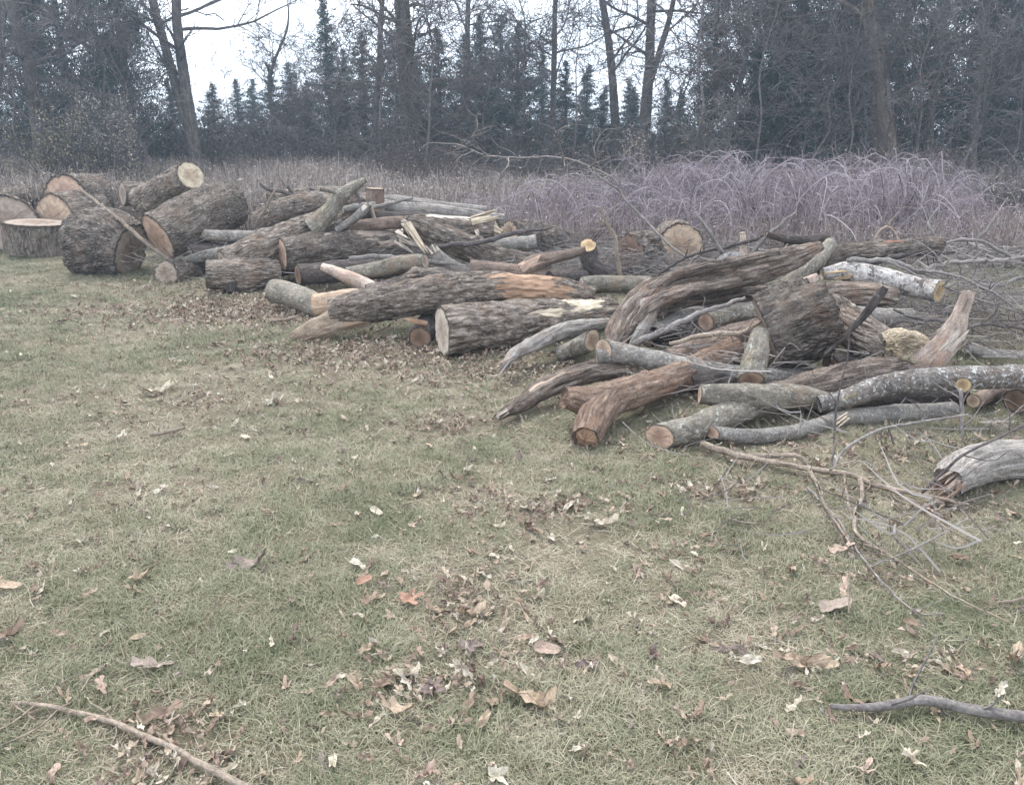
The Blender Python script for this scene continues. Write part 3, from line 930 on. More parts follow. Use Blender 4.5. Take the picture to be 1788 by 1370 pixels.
def cedar_mesh(sd, h=7.0, w=1.6, n=15000, bare=0.1, conic=0.75):
    rg = np.random.default_rng(sd)
    mb = MB()
    V, Q, D = [], [], []
    tz = np.linspace(0, h * 0.97, 9)
    tx = np.cumsum(rg.normal(0, 0.04, 9)); ty = np.cumsum(rg.normal(0, 0.04, 9))
    tr = MB()
    thin_tube(tr, np.column_stack([tx, ty, tz]), np.linspace(0.13, 0.015, 9) * h / 7, 8, 22)
    nb = 190
    for i in range(nb):
        t = bare + (1 - bare) * (i + rg.uniform(0, 1)) / nb
        z0 = h * t
        L = w * ((1 - t) ** conic) * rg.uniform(0.4, 1.3) + 0.06
        per = max(12, int(n / nb * (0.12 + 1.55 * (1 - t))))
        a = rg.uniform(0, 6.28)
        el = rg.uniform(-0.1, 0.45) + 0.55 * t
        base = np.array([np.interp(z0, tz, tx), np.interp(z0, tz, ty), z0])
        d = np.array([math.cos(a) * math.cos(el), math.sin(a) * math.cos(el), math.sin(el)])
        P = base + d[None, :] * (np.array([0, 0.5, 1.0]) * L)[:, None] + np.array([[0, 0, 0], [0, 0, -0.03], [0, 0, 0.06]]) * L
        thin_tube(tr, P, [0.02 * (1 - t) + 0.006, 0.010, 0.003], 4, 6)
        u = rg.beta(1.9, 1.0, per)
        nclump = max(3, int(L * 5))
        cl = rg.uniform(0.12, 1.0, nclump)
        off = rg.normal(0, 0.16, (nclump, 3)) * (0.1 + 0.6 * L) * np.array([1, 1, 0.45])
        ci = rg.integers(0, nclump, per)
        csz = rg.uniform(0.7, 1.5, nclump)[ci] * (0.3 + 0.7 * (1 - t))
        uu = cl[ci]
        c = base + d[None, :] * (uu * L)[:, None] + off[ci] + rg.normal(0, 1, (per, 3)) * np.array([0.14, 0.14, 0.075]) * csz[:, None] + np.array([0, 0, -0.06]) * rg.uniform(0, 1, per)[:, None]
        sd_ = d[None, :] * 0.6 + rg.normal(0, 0.55, (per, 3)) + np.array([0, 0, 0.35])
        sd_ /= np.linalg.norm(sd_, axis=1)[:, None]
        pr = np.cross(sd_, rg.normal(0, 1, (per, 3)))
        pr /= np.linalg.norm(pr, axis=1)[:, None] + 1e-9
        ln = rg.uniform(0.05, 0.16, per)[:, None]; wd = rg.uniform(0.008, 0.02, per)[:, None]
        A = c - sd_ * ln * 0.5; Bp = c + pr * wd; Cc = c + sd_ * ln * 0.5; Dd = c - pr * wd
        V.append(np.stack([A, Bp, Cc, Dd], 1).reshape(-1, 3))
        D.append(np.repeat(np.clip(rg.normal(0.4, 0.25, per), 0, 1), 4))
    V = np.vstack(V)
    Q = np.arange(len(V)).reshape(-1, 4)
    crown = mesh('crown', V, [Q], CEDAR_M, {'dry': np.concatenate(D)}, smooth=False)
    nv = tr.n
    trunk = tr.mesh('trunk', TRUNK_M, extra={'peel': np.zeros(nv), 'lich': np.zeros(nv)})
    return trunk, crown

CEDARS = [cedar_mesh(1, 7.5, 2.5, 34000, 0.05, 0.9), cedar_mesh(2, 7.0, 2.2, 28000, 0.06, 1.05), cedar_mesh(3, 8.0, 3.0, 44000, 0.03, 0.65), cedar_mesh(4, 6.0, 2.1, 22000, 0.04, 1.1)]

def cedar(px, Y, kind, s, label, rz=0.0, sx=1.0, name='cedar_tree', row=300):
    p, _ = at(px, row, Y)
    z = float(gz(np.array([p[0]]), np.array([Y]))[0]) - 0.03
    root = empty(name, (p[0], Y, z))
    root.rotation_euler = (0, 0, rz)
    root.scale = (s * sx, s * sx, s)
    tag(root, label, 'tree', 'cedars along the edge of the lawn')
    link('trunk', CEDARS[kind][0], root)
    link('crown', CEDARS[kind][1], root)
    return root

def limb_tree(mb, P0, d0, L, r, level, rg, droop=0.0, maxl=3, nk=6):
    n = 6 if level < 2 else (4 if level == 2 else 3)
    P = [P0]
    d = d0 / np.linalg.norm(d0)
    for i in range(n):
        d = d + rg.normal(0, 0.16, 3) + np.array([0, 0, 0.05 - droop])
        d /= np.linalg.norm(d)
        P.append(P[-1] + d * L / n)
    P = np.array(P)
    R = np.maximum(np.linspace(r, r * (0.35 if level < maxl else 0.2), n + 1), 0.006)
    thin_tube(mb, P, R, 5 if level < 2 else 3, 10 if level < 2 else None)
    if level >= maxl: return
    nb = [8, 8, 8, 0][level] if maxl == 3 else 6
    for j in range(nb):
        i = int(rg.integers(1, n + 1))
        a = rg.uniform(0, 6.28)
        t = P[i] - P[i - 1]; t /= np.linalg.norm(t)
        u = np.cross(t, rg.normal(0, 1, 3)); u /= np.linalg.norm(u) + 1e-9
        dd = t * rg.uniform(0.4, 0.9) + u * rg.uniform(0.5, 1.0)
        limb_tree(mb, P[i], dd, L * rg.uniform(0.35, 0.62), R[i] * 0.55, level + 1, rg, droop, maxl, nk)

def bare_tree(label, pts, Y, top, r_top, mat_t=None, mat_b=None, limbs=14, lmin=1.0, lmax=2.8, sd=1, z0=1.2, droop=0.0, vines=0, extra=(), name='bare_tree'):
    """pts: (px, py, diameter px) from the base up; top: rise above the last point in m"""
    P, R = [], []
    for (x, y, d) in pts:
        w, t = at(x, y, Y)
        P.append(w); R.append(d / 2 / F * t)
    P, R = np.array(P), np.array(R)
    g = float(gz(np.array([P[0][0]]), np.array([Y]))[0])
    P[0][2] = g - 0.1
    dv = P[-1] - P[-2]; dv /= np.linalg.norm(dv)
    P = np.vstack([P, P[-1] + dv * top * 0.5 + np.array([0.15, 0.1, 0]), P[-1] + dv * top + np.array([-0.1, 0.2, 0])])
    R = np.concatenate([R, [R[-1] * 0.7, r_top]])
    off = np.array([P[0][0], P[0][1], g])
    root = empty(name, off)
    tag(root, label, 'tree')
    rg = np.random.default_rng(sd)
    V, Q, attrs, discs, info = body([(0, 0, 60)] * 2, 'oak', 'none', 'none', world=(P, R), nseg=22)
    link('trunk', mesh('trunk', V - off, Q, mat_t or TRUNK_M, attrs), root)
    C, r, T, N, B, s = info
    mb = MB()
    for j in range(int(limbs * 1.35)):
        i = int(rg.uniform(0, 1) ** 0.8 * (len(C) - 1))
        if C[i][2] < z0: i = int(np.searchsorted(C[:, 2], z0 + rg.uniform(0, 1.5)))
        i = min(i, len(C) - 1)
        a = rg.uniform(0, 6.28)
        d = np.array([math.cos(a), math.sin(a) * 0.8, rg.uniform(0.1, 0.9)])
        limb_tree(mb, C[i], d, rg.uniform(lmin, lmax), min(r[i] * 0.4, 0.05), 1, rg, droop)
    if mb.n:
        nv = mb.n
        link('crown', mb.mesh('crown', mat_b or TWIG_M, off, extra={'peel': np.zeros(nv), 'lich': np.zeros(nv)}), root)
    for ex in extra:
        EP, ER = [], []
        for (x, y, d, dy) in ex:
            w, t = at(x, y, Y + dy)
            EP.append(w); ER.append(d / 2 / F * t)
        eb = MB()
        n = 24
        C2, r2 = spline(np.array(EP), np.array(ER), n)
        thin_tube(eb, C2, r2, 8)
        for j in range(7):
            i = int(rg.uniform(0.3, 1) * (n - 1))
            limb_tree(eb, C2[i], np.array([rg.normal(0, 0.7), rg.normal(0, 0.7), 0.6]), rg.uniform(0.7, 1.8), r2[i] * 0.4, 2, rg, droop)
        nv = eb.n
        link('limb', eb.mesh('limb', mat_t or TRUNK_M, off, extra={'peel': np.zeros(nv), 'lich': np.zeros(nv)}), root)
    if vines:
        vb = MB()
        for j in range(vines):
            i = int(rg.uniform(0.02, 0.55) * (len(C) - 1))
            a = rg.uniform(0, 6.28)
            e = np.array([math.cos(a), math.sin(a), rg.uniform(-0.2, 0.5)])
            p = C[i] + e * r[i]
            L = rg.uniform(0.25, 0.9)
            Pp = np.array([p, p + e * L * 0.4 + rg.normal(0, 0.06, 3), p + e * L * 0.75 + rg.normal(0, 0.1, 3) + [0, 0, -0.05], p + e * L + rg.normal(0, 0.14, 3) + [0, 0, -0.15]])
            thin_tube(vb, Pp, [0.008, 0.006, 0.004, 0.002], 3, 7)
        for j in range(5):
            a0 = rg.uniform(0, 6.28)
            n = 26
            ii = np.linspace(0, len(C) * 0.55, n).astype(int)
            aa = a0 + np.cumsum(rg.normal(0, 0.22, n))
            Pp = C[ii] + (np.cos(aa)[:, None] * N[ii] + np.sin(aa)[:, None] * B[ii]) * (r[ii] * 1.06)[:, None]
            thin_tube(vb, Pp, np.full(n, 0.018), 5)
        nv = vb.n
        link('vine', vb.mesh('vine', mat_b or TWIG_B, off, extra={'peel': np.zeros(nv), 'lich': np.zeros(nv)}), root)
    return root

# --- bare hardwoods
bare_tree('grey leaning hardwood trunk at the far left edge, in front of dark cedar', [(80, 320, 36), (66, 200, 26), (45, 90, 22), (18, 0, 20)], 19.0, 6.0, 0.05, sd=3, limbs=16, z0=1.5)
bare_tree('twin-stemmed hardwood whose two dark stems fork above the lawn edge', [(346, 320, 28), (335, 230, 21), (322, 140, 18), (311, 60, 16), (308, 0, 15)], 20.0, 6.0, 0.04, sd=4, limbs=9, z0=2.6,
          extra=[[(336, 250, 18, 0), (312, 170, 17, 0.1), (288, 80, 16, 0.2), (266, 0, 15, 0.2), (240, -140, 11, 0.2), (225, -260, 4, 0.3)]])
bare_tree('thick dark trunk wrapped in hanging vine tangle, centre of the tree line', [(726, 320, 46), (718, 230, 37), (712, 140, 32), (706, 60, 28), (702, 0, 26)], 21.0, 7.0, 0.06, mat_b=TWIG_B, sd=5, limbs=20, z0=2.2, droop=0.10, vines=160, lmax=2.4)
bare_tree('slim pale hardwood leaning between the hazy cedars, sky behind it', [(1080, 300, 17), (1075, 230, 15), (1068, 120, 13), (1058, 40, 12), (1052, 0, 11)], 24.0, 6.0, 0.03, sd=6, limbs=10, z0=3.0)
bare_tree('dark forked hardwood with a long limb rising rightward against bright sky', [(1122, 305, 24), (1126, 220, 20), (1134, 110, 16), (1138, 0, 14)], 23.0, 6.0, 0.03, sd=7, limbs=10, z0=3.2,
          extra=[[(1130, 160, 12, 0), (1152, 90, 11, 0.1), (1172, 20, 9, 0.2), (1185, -60, 8, 0.2), (1200, -200, 3, 0.2)]])
bare_tree('tan trunk with sprays of dead twigs standing behind the purple brambles', [(1556, 330, 46), (1545, 240, 38), (1532, 140, 33), (1522, 60, 29), (1514, 0, 27)], 19.0, 7.0, 0.06, mat_t=TRUNK_T, mat_b=TWIG_B, sd=8, limbs=22, z0=2.0, droop=0.06, vines=230, lmax=2.6,
          extra=[[(1520, 60, 11, 0), (1500, 24, 9, -0.2), (1470, 4, 7, -0.3), (1430, -6, 5, -0.5), (1370, 4, 2, -0.7)]])
bare_tree('thin straight dark trunk in front of the right-hand cedars', [(1696, 330, 16), (1700, 220, 14), (1712, 110, 12), (1716, 0, 11)], 20.5, 6.0, 0.03, sd=9, limbs=12, z0=1.8)
bare_tree('slender straight hardwood pole rising from the hazy cedars at centre', [(965, 300, 11), (966, 180, 10), (968, 90, 9), (970, 0, 8)], 25.0, 5.0, 0.02, sd=10, limbs=10, z0=3.0)
bare_tree('thin crooked hardwood between the small hazy cedars, left of centre', [(480, 300, 9), (478, 220, 8), (470, 150, 6), (478, 110, 5)], 24.0, 2.0, 0.01, sd=12, limbs=12, z0=1.6, lmin=0.6, lmax=1.4)
bare_tree('leafless brown vine-hung tree spreading over the dark cedar, right of centre', [(1262, 320, 12), (1275, 220, 10), (1300, 110, 9), (1310, 0, 8)], 20.0, 6.0, 0.03, mat_b=TWIG_B, sd=13, limbs=34, z0=1.6, droop=0.12, lmin=1.4, lmax=3.0)
bare_tree('leafless brown tree with drooping fine twigs near the top right corner', [(1620, 330, 14), (1625, 210, 13), (1640, 100, 12), (1655, 0, 10)], 21.5, 6.0, 0.03, mat_b=TWIG_B, sd=14, limbs=30, z0=2.2, droop=0.12, lmin=1.2, lmax=2.8)
bare_tree('fine-twigged bare tree left of the vine-wrapped trunk', [(650, 320, 12), (655, 220, 11), (662, 110, 9), (668, 0, 8)], 23.0, 5.0, 0.02, mat_b=TWIG_B, sd=15, limbs=18, z0=1.8, droop=0.08)
bare_tree('fine-twigged bare tree right of the vine-wrapped trunk', [(800, 320, 12), (806, 220, 11), (815, 110, 9), (818, 0, 8)], 23.5, 5.0, 0.02, mat_b=TWIG_M, sd=16, limbs=20, z0=1.8, droop=0.05)
bare_tree('bare twiggy tree beside the leaning trunk at the left edge', [(-20, 320, 16), (-12, 200, 15), (0, 90, 13), (8, 0, 12)], 20.0, 5.0, 0.03, sd=17, limbs=20, z0=1.5)

# --- bare saplings: fine purple-grey twigs veiling the evergreens
TWIG_P = plain_bark('twig_mauve', (0.09, 0.078, 0.078), (0.165, 0.145, 0.145), (0.25, 0.225, 0.225), 0.02, 0.1)
def sapling_mesh(sd, h):
    rg = np.random.default_rng(sd)
    n = 9
    P = np.column_stack([np.cumsum(rg.normal(0, 0.1, n)), np.cumsum(rg.normal(0, 0.1, n)), np.linspace(-0.05, h, n)])
    tb, cb = MB(), MB()
    C, r = spline(P, np.linspace(0.035, 0.008, n), 26)
    thin_tube(tb, C, r, 6)
    for j in range(34):
        i = int(rg.uniform(0.12, 1) * 25)
        a = rg.uniform(0, 6.28)
        limb_tree(cb, C[i], np.array([math.cos(a), math.sin(a), rg.uniform(0.1, 1.1)]), rg.uniform(0.6, 1.7), 0.011, 2 if j % 3 else 1, rg, 0.07)
    z = lambda m: {'peel': np.zeros(m.n), 'lich': np.zeros(m.n)}
    return tb.mesh('trunk', TWIG_P, extra=z(tb)), cb.mesh('crown', TWIG_P, extra=z(cb))
SAPS = [sapling_mesh(201, 5.2), sapling_mesh(202, 6.0), sapling_mesh(203, 4.4)]
SAPL = [(40, 17.5, 'bare sapling in front of the leaning trunk at far left'), (190, 18.5, 'bare sapling in front of the broad left cedar'), (275, 19.0, 'bare sapling against the tall dark cedar, left of the twin stems'),
        (410, 22.0, 'bare sapling right of the twin-stemmed hardwood, under open sky'), (520, 21.5, 'bare sapling left of the pointed hazy cedar'), (610, 20.5, 'bare sapling in front of the pointed hazy cedar'),
        (685, 19.5, 'bare sapling touching the vine-wrapped trunk on its left'), (755, 19.5, 'bare sapling touching the vine-wrapped trunk on its right'), (850, 20.5, 'bare sapling in front of the tall narrow blue cedar'),
        (925, 20.5, 'bare sapling left of the slender straight pole'), (1010, 20.0, 'bare sapling right of the slender straight pole'), (1160, 20.5, 'bare sapling right of the forked hardwood'),
        (1215, 18.5, 'bare sapling above the left end of the bramble mound'), (1330, 18.0, 'bare sapling before the dark cedar mass, left part'), (1400, 18.5, 'bare sapling before the dark cedar mass, middle part'),
        (1465, 17.8, 'bare sapling before the dark cedar mass, beside the tan trunk'), (1600, 18.0, 'bare sapling just right of the tan trunk'), (1665, 18.5, 'bare sapling left of the thin straight right-hand trunk'),
        (1745, 18.0, 'bare sapling near the right edge of the picture')]
for j, (px, Y, lb) in enumerate(SAPL):
    p, _ = at(px, 300, Y)
    root = empty('bare_sapling', (p[0], Y, float(gz(np.array([p[0]]), np.array([Y]))[0])))
    root.rotation_euler = (0, 0, j * 2.3)
    sc_ = 0.85 + 0.3 * ((j * 7) % 5) / 4
    if 400 < px < 560: sc_ *= 0.62
    root.scale = (sc_, sc_, sc_)
    tag(root, lb, 'tree', 'bare saplings in front of the evergreens')
    link('trunk', SAPS[j % 3][0], root); link('crown', SAPS[j % 3][1], root)

# --- cedars: (px, distance, shape, scale, width factor, label)
CED = [
    (-30, 22.0, 2, 1.15, 0.6, 'dark cedar cut by the left edge of the picture'),
    (150, 21.5, 2, 1.25, 0.65, 'broad dark blue-green cedar behind the leaning left trunk'),
    (245, 20.8, 0, 1.2, 0.52, 'tall dark cedar crowding the twin-stemmed hardwood'),
    (90, 26.0, 0, 1.2, 0.6, 'cedar filling the gap behind the leaning left trunk'),
    (318, 25.0, 3, 0.5, 1.5, 'low cedar seedling at the foot of the twin-stemmed hardwood'),
    (385, 27.0, 3, 0.5, 1.5, 'short hazy cedar just right of the twin-stemmed hardwood'),
    (428, 31.0, 1, 0.5, 1.4, 'low hazy cedar under the brightest sky'),
    (485, 28.0, 1, 0.52, 1.4, 'slim hazy cedar under the brightest sky'),
    (548, 25.5, 3, 0.5, 1.4, 'small dense green cedar bush below the pointed cedar'),
    (585, 25.0, 1, 0.74, 1.25, 'pointed hazy cedar topping out against white sky'),
    (640, 24.5, 0, 0.57, 1.5, 'dusky cedar just left of the vine-wrapped trunk'),
    (772, 25.0, 0, 0.6, 1.45, 'dusky cedar just right of the vine-wrapped trunk'),
    (842, 25.5, 1, 0.72, 1.3, 'tall narrow hazy blue cedar left of the slender pole'),
    (905, 24.5, 1, 0.67, 1.4, 'hazy blue cedar with an open top beside the slender pole'),
    (985, 26.0, 0, 0.5, 1.35, 'hazy cedar right of the slender pole'),
    (1048, 26.0, 3, 0.5, 1.5, 'shorter hazy cedar behind the slim leaning hardwood'),
    (1100, 27.0, 3, 0.5, 1.5, 'shorter hazy cedar behind the forked hardwood'),
    (1185, 28.0, 3, 0.5, 1.2, 'low cedar in the bright gap right of the forked hardwood'),
    (1232, 23.0, 1, 0.95, 0.8, 'narrow cedar at the left flank of the dark cedar mass'),
    (1300, 22.0, 2, 1.1, 0.6, 'dark cedar behind the drooping brown vine-hung tree'),
    (1375, 21.5, 2, 1.3, 0.58, 'broad dark cedar in the middle of the dark mass'),
    (1450, 22.0, 0, 1.35, 0.65, 'dark cedar just left of the tan trunk'),
    (1545, 24.5, 0, 1.3, 0.7, 'dark cedar directly behind the tan trunk'),
    (1610, 23.0, 1, 1.35, 0.55, 'open dark cedar right of the tan trunk'),
    (1680, 23.5, 0, 1.3, 0.6, 'dark cedar with bright gaps, behind the thin straight trunk'),
    (1755, 22.0, 2, 1.25, 0.55, 'dark cedar at the right edge of the picture'),
    (200, 30.0, 2, 1.3, 0.5, 'farther cedar filling in behind the broad left cedar'),
    (700, 29.0, 2, 0.6, 1.15, 'farther cedar filling in behind the vine-wrapped trunk'),
    (870, 30.0, 2, 0.68, 1.2, 'farther hazy cedar between the two blue cedars'),
    (1340, 28.0, 2, 1.4, 0.6, 'farther cedar filling in behind the dark cedar mass'),
    (1480, 29.0, 2, 1.4, 0.6, 'farther cedar left of and behind the tan trunk'),
    (1720, 30.0, 0, 1.4, 0.6, 'farther cedar showing through the right-hand gaps'),
    (450, 33.0, 3, 0.62, 1.5, 'far pale cedar low in the bright opening, left of the slim one'),
    (520, 32.0, 3, 0.70, 1.5, 'far pale cedar low in the bright opening, right of the slim one'),
    (612, 31.0, 0, 0.6, 1.2, 'far pale cedar behind the pointed hazy cedar'),
    (735, 32.0, 0, 0.58, 1.3, 'far pale cedar just behind the vine-wrapped trunk, right side'),
    (812, 31.0, 0, 0.66, 1.2, 'far pale cedar behind the fine-twigged tree at centre'),
    (945, 32.0, 0, 0.62, 1.3, 'far pale cedar behind the slender straight pole'),
    (1020, 31.0, 3, 0.66, 1.4, 'far pale cedar left of the slim leaning hardwood'),
    (1090, 33.0, 3, 0.62, 1.5, 'far pale cedar between the leaning and the forked hardwood'),
    (1160, 32.0, 3, 0.6, 1.4, 'far pale cedar below the bright gap at the forked hardwood'),
    (1830, 21.0, 0, 1.3, 0.6, 'dark cedar mostly beyond the right edge'),
]
for j, (px, Y, k, s, sx, lb) in enumerate(CED):
    cedar(px, Y, k, s, lb, rz=j * 1.9, sx=sx)

# ------------------------------------------------------------------ shrubs
def leafy(name, a, b_, c): return needle_mat(name, a, b_, c)
OLIVE_M = leafy('olive_leaves', (0.13, 0.12, 0.07), (0.24, 0.21, 0.13), (0.35, 0.31, 0.21))
YELLOW_M = leafy('yellow_leaves', (0.20, 0.20, 0.06), (0.34, 0.31, 0.10), (0.45, 0.40, 0.18))
TANL_M = leafy('tan_leaves', (0.22, 0.185, 0.15), (0.33, 0.285, 0.235), (0.43, 0.39, 0.33))

def shrub(label, px, Y, w, h, mat, nleaf, sd, nst=26, row=310, lsize=0.024, name='shrub', stem=None):
    rg = np.random.default_rng(sd)
    p, _ = at(px, row, Y)
    z = float(gz(np.array([p[0]]), np.array([Y]))[0])
    off = np.array([p[0], Y, z])
    root = empty(name, off)
    tag(root, label, 'shrub')
    mb = MB()
    tips = []
    nst = int(nst * 1.4)
    for j in range(nst):
        a = rg.uniform(0, 6.28)
        lean = rg.uniform(0.05, 1.0) * w
        H = h * rg.uniform(0.5, 1.05)
        P = np.array([[rg.normal(0, 0.12 * w), rg.normal(0, 0.12 * w), -0.03], [math.cos(a) * lean * 0.35, math.sin(a) * lean * 0.35, H * 0.45],
                      [math.cos(a) * lean * 0.75, math.sin(a) * lean * 0.75, H * 0.8], [math.cos(a) * lean, math.sin(a) * lean, H]])
        P[1:] += rg.normal(0, 0.06 * h, (3, 3))
        C, r = spline(P, [0.012, 0.009, 0.006, 0.002], 12)
        thin_tube(mb, C, r, 4)
        shoots(mb, C, r, 9, 0.15 * h, 0.4 * h, sd * 31 + j, up=0.8)
        tips.append(C[3:])
    nv = mb.n
    link('stems', mb.mesh('stems', stem or TWIG_M, extra={'peel': np.zeros(nv), 'lich': np.zeros(nv)}), root)
    if nleaf:
        tips = np.vstack(tips)
        c = tips[rg.integers(0, len(tips), nleaf)] + rg.normal(0, 0.035 * h, (nleaf, 3))
        d = rg.normal(0, 1, (nleaf, 3)); d /= np.linalg.norm(d, axis=1)[:, None]
        e = np.cross(d, rg.normal(0, 1, (nleaf, 3))); e /= np.linalg.norm(e, axis=1)[:, None]
        L = (lsize * rg.uniform(0.6, 1.4, nleaf))[:, None]
        V = np.stack([c - d * L, c + e * L * 0.45, c + d * L, c - e * L * 0.45], 1).reshape(-1, 3)
        link('foliage', mesh('foliage', V, [np.arange(len(V)).reshape(-1, 4)], mat, {'dry': np.repeat(rg.uniform(0, 1, nleaf), 4)}, smooth=False), root)
    return root
shrub('olive-leaved bush at the far left under the leaning trunk', 95, 15.0, 0.9, 1.9, OLIVE_M, 2600, 1)
shrub('taller tan and olive bush in front of the broad left cedar', 160, 16.0, 0.9, 2.2, TANL_M, 2200, 2)
shrub('upright pale seedy bush left of the twin-stemmed hardwood', 222, 16.0, 0.6, 2.0, TANL_M, 1700, 3)
shrub('small green-leaved bush beside the pale upright bush', 262, 15.5, 0.7, 0.95, OLIVE_M, 1500, 4)
shrub('dull brush at the left edge behind the sawn rounds', 10, 15.5, 0.9, 1.2, TANL_M, 900, 5)
shrub('bare twiggy brush at the foot of the vine-wrapped trunk', 700, 18.0, 1.0, 1.5, TANL_M, 300, 6, 34, stem=TWIG_B)
shrub('bare twiggy brush right of the vine-wrapped trunk', 800, 18.0, 1.1, 1.4, TANL_M, 250, 7, 34, stem=TWIG_B)
shrub('tan seedy bush standing left of the purple bramble mound', 1108, 17.5, 0.45, 1.7, TANL_M, 1500, 8)
shrub('sparse bush with a few yellow-green leaves above the brambles', 1222, 18.0, 0.5, 2.0, YELLOW_M, 220, 9)
shrub('bare grey brush behind the centre of the brambles', 930, 18.5, 1.2, 1.5, TANL_M, 200, 10, 36)
shrub('bare brown brush at the foot of the tan trunk', 1500, 17.0, 1.1, 1.3, TANL_M, 700, 11, 36, stem=TWIG_B)
shrub('leafy brush right of the tan trunk', 1620, 17.0, 1.0, 1.4, OLIVE_M, 700, 12, 32, stem=TWIG_B)
shrub('tangled grey brush at the right edge behind the cut brush', 1770, 12.5, 0.9, 1.1, TANL_M, 250, 13, 36)
shrub('dim bare brush left of the hazy cedars', 395, 18.0, 1.0, 1.1, TANL_M, 300, 14, 30)
shrub('dim bare brush below the pointed hazy cedar', 590, 18.0, 1.0, 1.1, TANL_M, 300, 15, 30)
shrub('dim bare brush behind the arching dead branch', 1000, 19.0, 1.1, 1.4, TANL_M, 250, 16, 34, stem=TWIG_B)

# ------------------------------------------------------------------ tall weeds and brambles (uncountable)
def weed_mat(name, a, b_, c):
    return needle_mat(name, a, b_, c)
WEED_M = weed_mat('dry_weeds', (0.165, 0.135, 0.118), (0.28, 0.235, 0.21), (0.40, 0.35, 0.315))
PURP_M = weed_mat('bramble_canes', (0.12, 0.09, 0.098), (0.225, 0.182, 0.20), (0.38, 0.34, 0.365))
REDG_M = weed_mat('reddish_weeds', (0.16, 0.125, 0.115), (0.27, 0.215, 0.20), (0.38, 0.325, 0.30))

def weed_clump(sd, mat, n=34, h=(0.35, 0.8), rad=0.16):
    rg = np.random.default_rng(sd)
    V, Q, T, D = [], [], [], []
    c = 0
    for _ in range(n):
        b0 = np.array([rg.normal(0, rad), rg.normal(0, rad), -0.02])
        H = rg.uniform(*h)
        a = rg.uniform(0, 6.28)
        ln = rg.uniform(0.05, 0.4) * H
        dr = np.array([math.cos(a), math.sin(a), 0])
        sdv = np.array([-math.sin(a), math.cos(a), 0])
        w = 0.004
        pr = [b0, b0 + dr * ln * 0.3 + [0, 0, H * 0.55], b0 + dr * ln + [0, 0, H]]
        V += [pr[0] - sdv * w, pr[0] + sdv * w, pr[1] - sdv * w * 0.8, pr[1] + sdv * w * 0.8, pr[2] - sdv * w * 0.3, pr[2] + sdv * w * 0.3]
        Q += [[c, c + 1, c + 3, c + 2], [c + 2, c + 3, c + 5, c + 4]]
        dd = rg.uniform(0, 1)
        D += [dd] * 6
        c += 6
        for _ in range(4):      # seed heads, dead leaves
            t = rg.uniform(0.35, 1)
            p = pr[0] * (1 - t) + pr[2] * t + rg.normal(0, 0.02, 3)
            d = rg.normal(0, 1, 3); d /= np.linalg.norm(d)
            e = np.cross(d, rg.normal(0, 1, 3)); e /= np.linalg.norm(e)
            L = rg.uniform(0.01, 0.028)
            V += [p - d * L, p + e * L * 0.25, p + d * L, p - e * L * 0.25]
            Q += [[c, c + 1, c + 2, c + 3]]
            D += [min(1, dd + 0.2)] * 4
            c += 4
    return mesh('weed_clump', V, [Q], mat, {'dry': D}, smooth=False)

def bramble_clump(sd, n=9):
    rg = np.random.default_rng(sd)
    mb = MB()
    D = []
    for _ in range(n):
        a = rg.uniform(0, 6.28)
        H = rg.uniform(0.45, 1.15); X = rg.uniform(0.4, 1.4); tk = rg.uniform(0.4, 1.05)
        d = np.array([math.cos(a), math.sin(a), 0])
        b0 = np.array([rg.normal(0, 0.12), rg.normal(0, 0.12), -0.02])
        P = np.array([b0, b0 + d * X * 0.15 + [0, 0, H * 0.65], b0 + d * X * 0.5 + [0, 0, H], b0 + d * X * 0.85 + [0, 0, H * 0.8], b0 + d * X + [0, 0, H * rg.uniform(0.2, 0.6)]])
        P[1:] += rg.normal(0, 0.04, (4, 3))
        C, r = spline(P, np.array([0.009, 0.008, 0.0065, 0.005, 0.003]) * tk, 16)
        n0 = mb.n
        thin_tube(mb, C, r, 3)
        shoots(mb, C, r, 7, 0.08, 0.38, sd * 7 + _, up=0.5)
        D.append(np.full(mb.n - n0, rg.uniform(0, 1)))
    return mb.mesh('bramble_clump', PURP_M, extra={'dry': np.concatenate(D)}, smooth=False)

